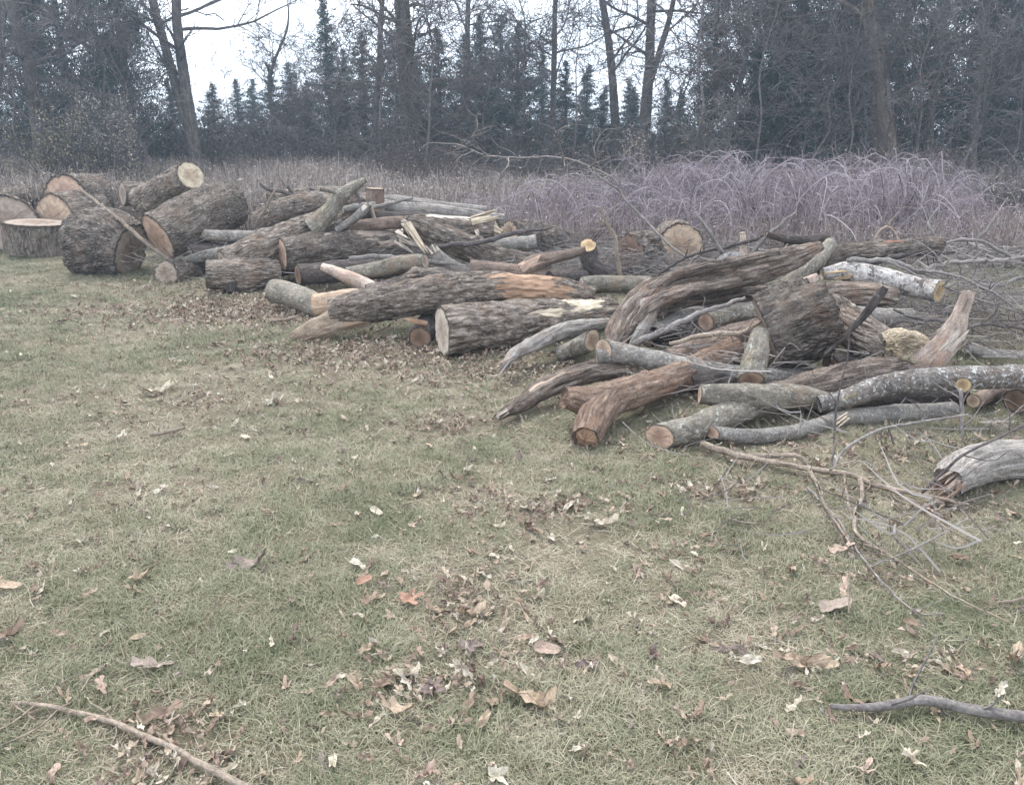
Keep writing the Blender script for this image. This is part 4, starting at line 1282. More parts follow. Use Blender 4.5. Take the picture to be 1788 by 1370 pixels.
def rear_growth():
    rg = np.random.default_rng(21)
    def spread(n, x0, x1, y0, y1, f):
        """x0, x1 in photo px, distance in m"""
        Y = np.sqrt(rg.uniform(0, 1, n) * (y1 ** 2 - y0 ** 2) + y0 ** 2)
        px = rg.uniform(x0, x1, n)
        X = (px - W / 2) / F * Y * 1.03
        return X, Y
    weeds = [weed_clump(s, WEED_M) for s in range(5)]
    X, Y = spread(3400, -120, 1000, 11.8, 24, 0)
    X2, Y2 = spread(900, 1000, 1950, 15.5, 24, 0)
    X, Y = np.concatenate([X, X2]), np.concatenate([Y, Y2])
    hgt = 0.85 + 0.95 * fbm(np.column_stack([X * 0.5, Y * 0.5, 0 * X]), 5, 2)
    n = len(X)
    sc = hgt * rg.uniform(0.7, 1.1, n)
    scatter('tall_weeds', np.column_stack([X, Y, gz(X, Y)]), np.column_stack([rg.normal(0, .1, n), rg.normal(0, .1, n), rg.uniform(0, 6.28, n)]),
            np.column_stack([sc, sc, sc * 0.9]), rg.integers(0, 5, n), weeds, 'grey-tan tall dead weeds in a band behind the log pile')
    red = [weed_clump(40 + s, REDG_M, 24, (0.3, 0.7)) for s in range(4)]
    X, Y = spread(1300, 820, 1850, 9.6, 14.5, 0)
    n = len(X)
    sc = rg.uniform(0.6, 1.15, n)
    scatter('reddish_weeds', np.column_stack([X, Y, gz(X, Y)]), np.column_stack([rg.normal(0, .1, n), rg.normal(0, .1, n), rg.uniform(0, 6.28, n)]),
            np.column_stack([sc, sc, sc]), rg.integers(0, 4, n), red, 'reddish brown dead stalks in front of and among the brambles')
    br = [bramble_clump(80 + s) for s in range(7)]
    X, Y = spread(680, 720, 1860, 10.4, 15.5, 0)
    px = X / Y / 1.03 * F + W / 2
    env = np.interp(px, [720, 850, 950, 1080, 1180, 1500, 1620, 1720, 1860], [0.4, 0.55, 0.62, 0.76, 0.98, 0.95, 0.75, 0.55, 0.5])
    n = len(X)
    sc = env * rg.uniform(0.45, 1.15, n) * (0.62 + 0.75 * vn(np.column_stack([X * 1.1, Y * 1.1, 0 * X]), 19))
    scatter('brambles', np.column_stack([X, Y, gz(X, Y)]), np.column_stack([rg.normal(0, .08, n), rg.normal(0, .08, n), rg.uniform(0, 6.28, n)]),
            np.column_stack([0.5 + 0.5 * sc, 0.5 + 0.5 * sc, sc]), rg.integers(0, 7, n), br, 'mound of bare purple-grey bramble canes behind the right-hand pile')
rear_growth()

def undergrowth():
    """dark twiggy brush between the trunks, too dense to count"""
    rg = np.random.default_rng(66)
    um = needle_mat('undergrowth_twigs', (0.055, 0.05, 0.05), (0.10, 0.088, 0.085), (0.17, 0.15, 0.14))
    src = []
    for j in range(5):
        mb = MB(); D = []
        for q in range(16):
            a = rg.uniform(0, 6.28); H = rg.uniform(0.7, 1.7)
            d = np.array([math.cos(a), math.sin(a), 0]) * rg.uniform(0.2, 0.9)
            c = np.array([rg.normal(0, 0.3), rg.normal(0, 0.3), -0.05])
            P = np.array([c, c + d * 0.4 + [0, 0, H * 0.5], c + d * 0.8 + [0, 0, H * 0.85], c + d + [0, 0, H]])
            P[1:] += rg.normal(0, 0.07, (3, 3))
            n0 = mb.n
            C, r = spline(P, [0.016, 0.012, 0.008, 0.004], 10)
            thin_tube(mb, C, r, 3)
            shoots(mb, C, r * 1.6, 8, 0.2, 0.7, int(rg.integers(1e6)), up=0.7)
            D.append(np.full(mb.n - n0, rg.uniform(0, 1)))
            # clinging dead leaves
            m = 26
            cc = C[rg.integers(2, 10, m)] + rg.normal(0, 0.12, (m, 3))
            e1 = rg.normal(0, 1, (m, 3)); e1 /= np.linalg.norm(e1, axis=1)[:, None]
            e2 = np.cross(e1, rg.normal(0, 1, (m, 3))); e2 /= np.linalg.norm(e2, axis=1)[:, None]
            L = rg.uniform(0.025, 0.06, m)[:, None]
            V = np.stack([cc - e1 * L, cc + e2 * L * 0.5, cc + e1 * L, cc - e2 * L * 0.5], 1).reshape(-1, 3)
            mb.add(V, np.arange(len(V)).reshape(-1, 4))
            D.append(np.repeat(rg.uniform(0.2, 1, m), 4))
        src.append(mb.mesh('undergrowth_clump', um, extra={'dry': np.concatenate(D)}, smooth=False))
    n = 330
    Y = rg.uniform(20.5, 33, n)
    X = (rg.uniform(-150, 1950, n) - W / 2) / F * Y * 1.03
    s = rg.uniform(0.6, 1.25, n) * (0.75 + 0.5 * vn(np.column_stack([X * 0.35, Y * 0.35, 0 * X]), 4))
    scatter('undergrowth', np.column_stack([X, Y, gz(X, Y)]), np.column_stack([rg.normal(0, .06, n), rg.normal(0, .06, n), rg.uniform(0, 6.28, n)]),
            np.column_stack([s, s, s]), rg.integers(0, 5, n), src, 'dim leafless undergrowth between the tree trunks')
undergrowth()


# ================================================================== logs of the left-hand heap (big sawn rounds)
log('upright sawn stump section standing on the grass at the left edge', [(72, 440, 108, 442), (66, 388, 108, 0.0)], 'oak', 'none', 'cut:greytan', name='stump_section', cat='stump')
log('large round with its broad sawn face showing, cut by the left edge', [(12, 392, 98, 434), (2, 382, 96, 0.75)], 'oak', 'cut:greytan', 'cut:tan', name='log_round', n0=(0.05, -1, 0.1))
log('large round with its sawn face peeping over the upright stump section', [(94, 386, 94, 434), (165, 376, 88, 0.7)], 'oak', 'cut:tan', 'cut:tan', name='log_round', n0=(-0.35, -1, 0.1))
log('topmost sawn round of the left heap, its pinkish face behind another round', [(114, 350, 90, 427), (172, 346, 80, 0.6)], 'oak', 'cut:pink', 'cut:tan', name='log_round', n0=(-0.2, -1, 0.1))
log('low bark-covered log lying behind the rounds at the left edge', [(8, 346, 34, 424), (80, 338, 32, 0.1)], 'oak', 'cut:tan', 'cut:tan')
log('huge dark fissured chunk tilted on the grass beside the stump section', [(140, 428, 108, 474), (186, 426, 122, -0.05), (228, 438, 92, -0.12)], 'deep', 'cut:tan', 'cut:greytan', name='log_round', n1=(0.97, -0.16, -0.3), lump=1.7)
log('massive log with a torn pinkish sawn end, lying across the left heap', [(276, 414, 84, 484), (345, 380, 88, 0.6), (404, 356, 76, 1.1)], 'oak', 'cut:pink', 'cut:tan', n0=(-0.62, -0.7, -0.36))
log('log propped highest on the left heap with a bright cream sawn end', [(248, 354, 50, 440), (292, 330, 49, -0.2), (333, 306, 47, -0.42)], 'oak', 'cut:tan', 'cut:cream', n1=(0.72, -0.62, 0.35))
log('short pale-barked log behind the propped cream-ended log', [(214, 338, 40, 430), (262, 340, 40, 0.25)], 'oak', 'cut:greytan', 'cut:tan')
log('squat block with a dull tan face half hidden under the massive log', [(290, 478, 46, 492), (335, 470, 44, 0.4)], 'oak', 'cut:greytan', 'cut:tan', name='log_round', n0=(-0.25, -1, 0.12))
log('dark log buried beneath the massive torn-ended log', [(330, 450, 44, 482), (430, 440, 44, 0.5)], 'dark', 'cut:greytan', 'cut:tan')
log('thin smooth log with a pale slanted end above the fissured fork trunk', [(352, 409, 18, 478), (400, 412, 21, 0.1), (475, 419, 24, 0.35)], 'grey', 'cut:cream', 'cut:tan', n0=(-0.7, -0.35, 0.5))
branch('thin stick slanting over the dark chunk and the torn-ended log', [(140, 330, 5, 470), (205, 382, 7, 480), (255, 425, 8, 484), (305, 461, 9, 486)], 'twigtan', nshoot=3, amp=0.015)
log('crooked limb running from the slanting stick to the fork trunk', [(296, 463, 9, 486), (350, 448, 18, 0.1), (405, 439, 22, 0.2), (455, 428, 22, 0.5)], 'grey', 'jag', 'none')

# ------------------------------------------------------------------ the middle heap
log('long fissured trunk rising right with a mossy yellow-green fork', [(392, 462, 52, 506), (450, 440, 54, 0.2), (520, 408, 50, 0.6), (580, 388, 42, 1.0), (640, 374, 30, 1.3)], 'oak', 'cut:greytan', 'jag:tan',
    limbs=[dict(pts=[(545, 398, 34, 490), (572, 372, 30, 490), (592, 346, 26, 490), (615, 330, 20, 490), (640, 313, 9, 490)], kind='green', lich=((0.55, 0, 0.25), (0.35, 60, 0.1)), e1='cut:tan'),
           dict(pts=[(600, 340, 8, 490), (575, 333, 7, 492), (558, 330, 7, 493)], kind='green', e1='cut:cream'),
           dict(pts=[(618, 332, 7, 490), (626, 345, 5, 490), (628, 356, 3, 490)], kind='twigdk', e1='jag:dark')])
log('dark squared-off log end jutting left over the leaf litter', [(360, 478, 48, 511), (420, 480, 58, 0.1), (485, 478, 50, 0.3)], 'oak', 'cut:greytan', 'cut:tan', lump=1.6,
    limbs=[dict(pts=[(408, 490, 34, 511), (404, 512, 12, 514)], kind='dark', e1='jag:dark')])
log('thick log with a pink-orange sawn face, patchy stripped bark on top', [(493, 444, 58, 502), (600, 434, 62, 0.42), (705, 426, 54, 0.8)], 'oak', 'cut:pink', 'jag:pale', peelc='greytan', peel=((0.5, 1.0, 25, 50), (0.3, 0.42, 10, 18), (0.68, 0.95, 75, 22)), n0=(-0.85, -0.5, 0.0),
    splint=[dict(pts=[(700, 418, 40, 490), (738, 442, 12, 496)], n=6, wood='pale', w=0.35)])
log('dark rough log at the back of the middle heap, left side', [(445, 392, 34, 462), (500, 363, 40, 0.1), (560, 352, 36, 0.2), (640, 352, 30, 0.3)], 'oak', 'cut:brown', 'cut:tan')
log('pale-topped log at the very back of the middle heap', [(468, 353, 32, 448), (540, 342, 28, 0.1), (606, 338, 22, 0.2)], 'oak', 'cut:brown', 'cut:tan', peelc='greytan', peel=((0.05, 0.35, 30, 40),))
branch('crooked dark twig poking up over the back of the middle heap', [(454, 321, 5, 450), (470, 331, 6, 450), (500, 336, 8, 450), (522, 352, 9, 450)], 'twigdk', sides=[[(512, 345, 7, 450), (505, 330, 5, 450), (503, 324, 3, 450)]], nshoot=0)
branch('short curved dark twig beside the mossy fork', [(540, 329, 4, 450), (552, 334, 6, 450), (560, 342, 6, 450)], 'twigdk', nshoot=0)
branch('pale wispy twig at the left of the back logs', [(440, 400, 3, 466), (462, 368, 5, 466), (470, 350, 5, 466), (482, 330, 4, 466)], 'twigtan', sides=[[(465, 365, 4, 466), (470, 372, 3, 466), (462, 380, 2, 466)]], nshoot=3)
log('upright brown stub standing behind the mossy fork', [(655, 368, 32, 462), (655, 329, 31, 0.0)], 'brown', 'none', 'cut:tan', name='log_round')
log('small forked limb with a white broken tip, right of the mossy fork', [(588, 402, 12, 490), (615, 384, 14, 0.0), (636, 366, 15, 0.0), (646, 356, 10, 0.0)], 'grey', 'none', 'jag:pale', jag=0.05, peelc='pale', peel=((0.72, 1.0, 60, 70),))
log('thin smooth limb with a white sawn end behind the small forked limb', [(598, 367, 12, 478), (625, 362, 13, 0.1), (655, 358, 12, 0.2)], 'grey', 'cut:cream', 'cut:tan')
branch('upright pale sliver between the back logs', [(658, 400, 7, 484), (653, 378, 6, 484), (648, 357, 4, 484)], 'twigtan', nshoot=0, amp=0.0)
log('grey stripped log along the back of the middle heap, right side', [(655, 360, 26, 458), (720, 366, 26, 0.0), (800, 374, 24, 0.0), (880, 384, 20, 0.0)], 'weather', 'cut:greytan', 'jag:tan')
log('weathered flat log behind the grey stripped log', [(668, 348, 16, 450), (740, 356, 18, 0.0), (850, 368, 16, 0.0)], 'weather', 'jag:tan', 'jag:tan')
log('reddish log piece showing between stripped logs of the middle heap', [(610, 396, 22, 486), (660, 392, 22, 0.05), (705, 388, 22, 0.1)], 'brown', 'cut:tan', 'cut:tan')
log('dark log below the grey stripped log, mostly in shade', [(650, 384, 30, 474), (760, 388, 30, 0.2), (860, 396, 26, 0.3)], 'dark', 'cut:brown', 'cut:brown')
log('log with a bright stripped top and split flap at its right end', [(700, 392, 24, 484), (760, 394, 32, 0.1), (820, 400, 38, 0.1), (868, 400, 34, 0.0)], 'oak', 'jag:tan', 'jag:cream', peelc='pale', peel=((0.1, 1.0, 0, 48),), jag=0.08,
    splint=[dict(pts=[(830, 388, 26, 484), (877, 377, 8, 484)], n=5, wood='cream', w=0.4), dict(pts=[(850, 400, 34, 484), (874, 414, 12, 484)], n=4, wood='cream', w=0.6), dict(pts=[(832, 405, 14, 486), (842, 424, 5, 488)], n=2, wood='pale', w=0.5)])
log('rough dark log with a small tan sawn face, behind the brambles edge', [(890, 405, 34, 474), (940, 414, 48, 0.5), (1005, 432, 44, 0.9)], 'deep', 'cut:tan', 'cut:tan', n0=(-0.3, -1, 0.1))
log('long grey trunk sloping down right with a shattered upper end', [(708, 392, 32, 500), (760, 412, 42, 0.05), (830, 438, 44, 0.05), (890, 456, 46, 0.0), (960, 472, 42, 0.0)], 'oak', 'jag:pale', 'cut:tan', jag=0.12,
    splint=[dict(pts=[(720, 400, 34, 500), (698, 386, 8, 500)], n=5, wood='pale', w=0.4), dict(pts=[(712, 398, 26, 506), (742, 448, 10, 508)], n=5, wood='cream', w=0.38)])
log('smooth grey log lying over the sloping trunk toward the right', [(835, 434, 20, 486), (880, 427, 25, 0.0), (937, 423, 27, 0.0)], 'grey', 'none', 'cut:greytan')
log('split forked slab hanging on the sloping trunk', [(754, 428, 14, 512), (766, 452, 24, 0.0), (800, 472, 26, 0.0), (835, 480, 14, 0.0)], 'weather', 'jag:pale', 'jag:greytan', asp=0.5,
    limbs=[dict(pts=[(756, 430, 10, 512), (790, 462, 13, 510), (818, 476, 10, 510)], kind='weather', e1='jag:pale', asp=0.5)],
    splint=[dict(pts=[(760, 438, 20, 513), (752, 424, 8, 513)], n=3, wood='pale', w=0.5)])
log('knobbly grey-green limb under the thick pink-faced log', [(605, 478, 22, 528), (660, 470, 27, 0.1), (700, 460, 30, 0.1), (742, 456, 24, 0.0)], 'green', 'none', 'cut:greytan', lump=2.0)
log('pinkish stripped limb slanting over the leaf litter', [(563, 466, 13, 528), (600, 480, 22, -0.1), (632, 494, 25, -0.1), (662, 506, 20, -0.2)], 'pink', 'jag:pale', 'none', lump=1.6)
log('short grey log with a pale edge-on sawn end beside the long split log', [(478, 508, 42, 540), (520, 520, 42, -0.15), (565, 538, 38, -0.35)], 'green', 'cut:pale', 'cut:tan')
log('long heavy log, flaking bark on the left and bare orange wood on the right', [(580, 548, 50, 590), (640, 536, 58, 0.0), (720, 520, 62, 0.05), (800, 507, 60, 0.1), (900, 502, 54, 0.2), (975, 508, 48, 0.3), (1030, 522, 42, 0.35)], 'oak', 'jag:tan', 'cut:tan', peelc='orange', peel=((0.5, 1.0, 40, 180),), lump=1.4,
    limbs=[dict(pts=[(640, 548, 40, 592), (590, 560, 42, 593), (545, 575, 32, 594), (508, 588, 10, 594)], kind='wood', e1='jag:tan', asp=0.55, lump=1.6), dict(pts=[(650, 526, 40, 586), (600, 528, 42, 585), (548, 532, 38, 583)], kind='wood', e1='cut:greytan', asp=0.7)],
    splint=[dict(pts=[(585, 562, 30, 593), (506, 590, 8, 594)], n=4, wood='tan', w=0.35)])
log('ragged slab of loose flaking bark on top of the long heavy log', [(640, 505, 16, 572), (700, 492, 30, 0.1), (760, 486, 32, 0.1), (802, 494, 24, 0.1)], 'deep', 'jag:greytan', 'jag:greytan', asp=1.3, lump=2.2, jag=0.15, name='bark_slab', cat='bark')
log('thick log with a narrow round sawn face and torn cream patch on top', [(772, 578, 88, 622), (870, 568, 86, 0.32), (980, 558, 74, 0.62), (1068, 548, 54, 0.85)], 'oak', 'cut:pale', 'cut:tan', peelc='cream', peel=((0.38, 0.72, 55, 26), (0.62, 1.0, 25, 45)), n0=(-0.93, -0.36, 0.0))
log('small dark hollow log with a brown sawn face tucked under the long log', [(733, 590, 38, 610), (748, 566, 42, 0.5)], 'dark', 'cut:brown', 'cut:brown', n0=(-0.1, -1, 0.05),
    splint=[dict(pts=[(742, 564, 20, 606), (700, 556, 6, 606)], n=4, wood='orange', w=0.4)])
log('fibrous grey dead limb splaying onto the grass before the thick log', [(880, 640, 10, 664), (900, 618, 20, 0.15), (950, 592, 28, 0.45), (1005, 572, 26, 0.65), (1064, 565, 20, 0.75)], 'weather', 'jag:grey', 'none', lump=1.8,
    splint=[dict(pts=[(896, 622, 18, 660), (864, 662, 5, 668)], n=6, wood='grey', w=0.3), dict(pts=[(890, 628, 12, 664), (842, 652, 4, 662)], n=3, wood='greytan', w=0.3)])
log('stub whose tan sawn end faces right, under the curved dead trunk', [(972, 619, 26, 632), (1005, 608, 32, 0.0), (1034, 594, 36, -0.12)], 'green', 'cut:greytan', 'cut:tan', n1=(0.55, -0.75, 0.1))
log('short grey-green log with clean ends bridging to the curved dead trunk', [(1016, 498, 30, 556), (1070, 497, 30, 0.05), (1135, 496, 29, 0.1)], 'green', 'cut:pale', 'cut:tan',
    limbs=[dict(pts=[(1050, 508, 9, 553), (1030, 508, 10, 552), (1008, 507, 9, 551)], kind='green', e1='jag:tan')])
branch('thin forked brown stick leaning on the torn cream patch', [(1016, 508, 7, 556), (1000, 530, 7, 570), (985, 548, 5, 580)], 'twigtan', sides=[[(1000, 532, 5, 572), (1008, 548, 4, 578)], [(996, 530, 4, 572), (984, 516, 3, 566)]], nshoot=1, amp=0.01)
log('upright curved cut trunk with an ochre sawn top at the heap centre', [(1027, 428, 30, 512), (1030, 452, 30, 0.0), (1044, 472, 32, 0.0), (1092, 480, 26, 0.1)], 'dark', 'cut:ochre', 'none', n0=(-0.1, -0.5, 0.85),
    splint=[dict(pts=[(1036, 418, 12, 512), (1052, 396, 4, 512)], n=2, wood='dark', w=0.5)])
log('stripped pinkish limb leaning left from the upright curved trunk', [(900, 482, 26, 530), (930, 462, 32, 0.0), (960, 450, 22, 0.0), (1022, 436, 13, 0.0)], 'brown', 'none', 'cut:cream', peelc='pink', peel=((0.0, 0.5, 60, 60),))
log('dark filler log end in the shadowed gap below the upright curved trunk', [(960, 486, 26, 540), (1020, 484, 26, 0.2)], 'dark', 'cut:dark', 'cut:dark')  # gap filler; bark and ends coloured dark for the shadow there
log('grey log under the sloping trunk beside the stripped pinkish limb', [(820, 470, 34, 530), (900, 480, 34, 0.0), (980, 488, 30, 0.0)], 'brown', 'cut:tan', 'cut:tan')

# ------------------------------------------------------------------ the right-hand heap
log('big round with a wide pale sawn face behind the right-hand heap', [(1189, 432, 82, 480), (1178, 424, 80, 0.6)], 'oak', 'cut:tan', 'cut:tan', name='log_round', n0=(0.02, -1, 0.08))
log('dark bark-sided round left of the wide pale-faced round', [(1098, 440, 62, 484), (1135, 438, 66, 0.3)], 'deep', 'cut:brown', 'cut:brown', name='log_round')
log('long rotten trunk arching over the right-hand heap down to the ground', [(1072, 606, 38, 648), (1090, 566, 52, 0.15), (1128, 524, 54, 0.4), (1190, 498, 48, 0.6), (1260, 486, 54, 0.7), (1340, 466, 46, 0.75), (1395, 446, 34, 0.8), (1432, 430, 18, 0.85)], 'rotten', 'jag:greytan', 'jag:brown', lump=1.5, jag=0.1, peelc='greytan', peel=((0.05, 0.3, 60, 18), (0.35, 0.6, 30, 12), (0.62, 0.8, 70, 14)),
    limbs=[dict(pts=[(1100, 575, 22, 640), (1140, 530, 26, 632), (1200, 508, 22, 622), (1290, 490, 12, 612)], kind='rotten', e1='jag:tan', lump=2.2), dict(pts=[(1130, 508, 16, 624), (1190, 478, 20, 616), (1270, 460, 18, 612), (1360, 440, 10, 608)], kind='rotten', e1='jag:tan', lump=2.2)])
log('grey torn slab hanging beneath the foot of the arching rotten trunk', [(1095, 618, 12, 652), (1115, 590, 30, 0.1), (1135, 556, 30, 0.25), (1150, 530, 14, 0.4)], 'weather', 'jag:grey', 'jag:grey', asp=0.5, lump=2)
log('brown trunk half hidden behind the arching rotten trunk', [(1150, 540, 40, 600), (1250, 520, 44, 0.2), (1330, 505, 40, 0.3)], 'rotten', 'jag:brown', 'cut:brown')
log('crooked dark limb along the top of the right-hand heap', [(1338, 408, 9, 572), (1365, 416, 14, 572), (1400, 420, 17, 572), (1446, 416, 16, 572)], 'dark', 'jag:tan', 'none',
    limbs=[dict(pts=[(1350, 412, 8, 572), (1375, 418, 8, 572)], kind='dark', e1='jag:dark')])
log('pale greenish limb with yellow lichen slanting down over the rough chunk', [(1452, 424, 22, 578), (1432, 450, 28, -0.1), (1405, 474, 28, -0.2), (1366, 506, 26, -0.3)], 'green', 'jag:tan', 'none', lich=((0.3, 100, 0.2), (0.22, 60, 0.15)))
log('log pointing right at the top of the heap, reddish strip on its back', [(1415, 462, 40, 578), (1480, 444, 36, 0.0), (1560, 436, 32, 0.0), (1645, 427, 27, 0.0)], 'oak', 'none', 'cut:brown', peelc='redwood', peel=((0.45, 0.75, 10, 35),))
log('white rotten birch-like log with a tan sawn right end', [(1436, 478, 20, 598), (1480, 476, 34, 0.0), (1540, 486, 38, -0.05), (1600, 500, 36, -0.1), (1640, 508, 38, -0.2)], 'birch', 'jag:ochre', 'cut:ochre', n1=(0.55, -0.8, 0.0),
    splint=[dict(pts=[(1480, 476, 24, 600), (1425, 484, 8, 600)], n=5, wood='yellow', w=0.4)])
log('brown log in shade below the white rotten log', [(1440, 512, 34, 612), (1500, 515, 38, 0.0), (1560, 518, 30, 0.1)], 'rotten', 'cut:brown', 'cut:brown')
log('pale grey limb showing behind the leaning sawn log', [(1490, 552, 38, 622), (1540, 556, 34, 0.0), (1592, 548, 20, 0.1)], 'grey', 'cut:pale', 'jag:tan')
log('biggest rough-barked chunk, tilted in the middle of the right-hand heap', [(1338, 582, 134, 652), (1380, 566, 146, -0.02), (1420, 552, 132, -0.05)], 'deep', 'cut:greytan', 'cut:greytan', name='log_round', lump=1.5, n1=(0.94, 0.3, 0.3))
log('torn pinkish bark edge lying on the rough chunk top', [(1380, 512, 12, 632), (1402, 498, 22, 632), (1428, 482, 12, 632)], 'pink', 'jag:pink', 'jag:pink', asp=0.4, name='bark_slab', cat='bark')
log('stout log leaning beside the rough chunk, shattered yellow at its lower end', [(1424, 524, 46, 640), (1470, 560, 62, -0.15), (1510, 590, 66, -0.3), (1550, 612, 62, -0.4)], 'oak', 'cut:pink', 'jag:cream', n0=(-0.75, -0.35, 0.55), jag=0.12,
    limbs=[dict(pts=[(1540, 606, 44, 676), (1572, 598, 42, 676), (1600, 597, 32, 676), (1626, 606, 12, 676)], kind='creamwood', e1='jag:ochre', lump=1.8), dict(pts=[(1548, 618, 40, 678), (1580, 624, 36, 678), (1604, 634, 26, 679), (1616, 640, 12, 680)], kind='creamwood', e1='jag:cream', lump=1.8)],
    splint=[dict(pts=[(1560, 612, 44, 676), (1618, 600, 18, 676)], n=5, wood='cream', w=0.3, flat=0.6), dict(pts=[(1600, 606, 20, 675), (1636, 602, 12, 675)], n=4, wood='ochre', w=0.5, flat=0.6)])
log('broken slab of bare pinkish wood curving upward at the heap right end', [(1566, 654, 40, 682), (1612, 636, 54, 0.0), (1648, 606, 52, 0.0), (1668, 572, 42, 0.0), (1682, 536, 28, 0.0), (1692, 508, 22, 0.0)], 'pink', 'none', 'jag:pale', asp=0.35, jag=0.1, peelc='pale', peel=((0.35, 0.8, 100, 40),),
    splint=[dict(pts=[(1656, 606, 34, 682), (1690, 570, 10, 682)], n=5, wood='pale', w=0.35), dict(pts=[(1682, 540, 20, 682), (1694, 505, 8, 682)], n=4, wood='greytan', w=0.4)])
log('sawn-ended green limb stub sticking out left of the rough chunk', [(1232, 562, 31, 628), (1270, 552, 34, 0.12), (1318, 542, 34, 0.3)], 'green', 'cut:pink', 'cut:tan', n0=(-0.7, -0.75, 0.0))
log('brown stripped log below the green limb stub', [(1165, 628, 36, 660), (1250, 598, 46, 0.3), (1325, 578, 46, 0.5)], 'brown', 'jag:ochre', 'cut:tan')
log('short log with a round cream sawn face beside the mossy post', [(1250, 628, 30, 664), (1285, 620, 36, 0.15), (1322, 612, 38, 0.3)], 'grey', 'cut:cream', 'cut:tan', n0=(-0.45, -0.9, 0.0))
log('mossy yellow-patched post standing against the rough chunk', [(1311, 662, 44, 716), (1322, 625, 42, 0.10), (1330, 580, 30, 0.26)], 'green', 'cut:pink', 'none', lich=((0.22, -60, 0.16), (0.3, -20, 0.1), (0.2, 0, 0.12)), n0=(-0.15, -0.75, -0.6))
log('long smooth grey limb with two sawn stubs at its left end', [(1054, 609, 34, 690), (1110, 622, 36, 0.02), (1170, 636, 38, 0.05), (1250, 654, 38, 0.1), (1330, 660, 34, 0.2), (1430, 656, 30, 0.4)], 'grey', 'cut:tan', 'cut:tan', n0=(-0.75, -0.65, 0.1),
    limbs=[dict(pts=[(1085, 622, 24, 690), (1060, 622, 26, 690), (1042, 624, 26, 690)], kind='grey', e1='cut:greytan')])
log('brown rotten limb pointing down left with a pale streak', [(868, 728, 11, 744), (905, 706, 26, 0.15), (950, 680, 34, 0.35), (1010, 656, 36, 0.5), (1085, 640, 36, 0.6)], 'rotten', 'jag:pale', 'none', peelc='tan', peel=((0.2, 0.75, 10, 22),),
    splint=[dict(pts=[(884, 718, 14, 744), (862, 732, 4, 746)], n=3, wood='pale', w=0.4)])
log('orange-brown stripped log ending in a two-pronged stub on the grass', [(1285, 606, 38, 654), (1215, 640, 46, 676), (1150, 665, 52, 704), (1090, 688, 58, 732), (1040, 700, 60, 742), (1006, 696, 46, 746), (986, 694, 36, 748)], 'orange', 'none', 'jag:brown', lump=1.5,
    limbs=[dict(pts=[(1100, 686, 44, 734), (1056, 706, 58, 744), (1032, 736, 58, 764), (1022, 766, 50, 782)], kind='orange', e1='jag:orange', lump=1.6)])
log('forked front log with a reddish sawn end lowest on the grass', [(1152, 762, 46, 780), (1200, 750, 46, 0.05), (1260, 728, 48, 0.2), (1320, 704, 52, 0.35), (1380, 692, 46, 0.45), (1450, 704, 34, 0.5)], 'green', 'cut:pink', 'none', n0=(-0.6, -0.8, 0.0),
    limbs=[dict(pts=[(1350, 696, 50, 742), (1300, 692, 44, 745), (1250, 689, 38, 748), (1222, 688, 34, 748)], kind='green', e1='cut:tan')])
log('rough brown log lying behind the fork of the front log', [(1340, 694, 44, 720), (1400, 680, 54, 0.1), (1480, 664, 56, 0.2), (1568, 650, 52, 0.3)], 'rotten', 'none', 'cut:brown')
log('black and white lichen-crusted log stretching to the right edge', [(1430, 706, 28, 738), (1490, 692, 34, 0.0), (1560, 672, 40, 0.05), (1640, 662, 42, 0.05), (1720, 660, 40, 0.05), (1800, 656, 40, 0.1)], 'lichen', 'none', 'cut:tan', lich=((0.12, 60, 0.07),),
    limbs=[dict(pts=[(1678, 664, 26, 732), (1682, 672, 27, 742)], kind='lichen', e1='cut:ochre')])
log('slim silver front log curving along the grass to the right', [(1242, 754, 22, 776), (1300, 761, 26, 0.0), (1370, 758, 27, 0.05), (1430, 744, 27, 0.2), (1480, 730, 28, 0.3), (1560, 724, 34, 0.4), (1665, 716, 30, 0.5)], 'silver', 'cut:pink', 'cut:tan', n0=(-0.65, -0.75, 0.0),
    splint=[dict(pts=[(1476, 726, 18, 756), (1452, 744, 5, 762)], n=3, wood='cream', w=0.4)])
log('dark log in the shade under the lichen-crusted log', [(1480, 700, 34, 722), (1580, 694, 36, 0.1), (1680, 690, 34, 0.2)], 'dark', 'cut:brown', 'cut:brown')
log('split brown chunk behind the slim silver log, far right', [(1700, 700, 24, 722), (1745, 684, 26, 0.3)], 'brown', 'cut:tan', 'cut:tan')
log('dark upright log end cut by the right edge of the picture', [(1775, 700, 44, 724), (1800, 668, 44, 0.2)], 'dark', 'cut:brown', 'cut:brown')
log('grey fallen limb lying in the grass beyond the pink wood slab', [(1690, 606, 20, 626), (1730, 618, 24, 0.0), (1800, 628, 24, 0.0)], 'grey', 'jag:grey', 'cut:tan')
log('lone grey log with a splintered red-brown end at the right edge', [(1655, 842, 52, 872), (1690, 818, 66, 0.12), (1740, 802, 64, 0.22), (1820, 796, 60, 0.3)], 'weather', 'jag:brown', 'cut:tan', jag=0.1,
    splint=[dict(pts=[(1668, 838, 50, 874), (1630, 868, 16, 880)], n=8, wood='greytan', w=0.26), dict(pts=[(1664, 846, 40, 876), (1628, 872, 12, 881)], n=5, wood='brown', w=0.26)])
log('dark crooked stick slanting across the leaning sawn log', [(1440, 618, 7, 676), (1480, 580, 10, 0.0), (1510, 550, 13, 0.0), (1536, 515, 17, 0.0), (1546, 502, 12, 0.0)], 'dark', 'none', 'jag:dark', name='stick', cat='stick')
log('white flaking scrap of wood behind the arching rotten trunk', [(1252, 458, 14, 556), (1275, 450, 20, 0.0), (1302, 448, 14, 0.0)], 'birch', 'jag:pale', 'jag:pale', lump=2)
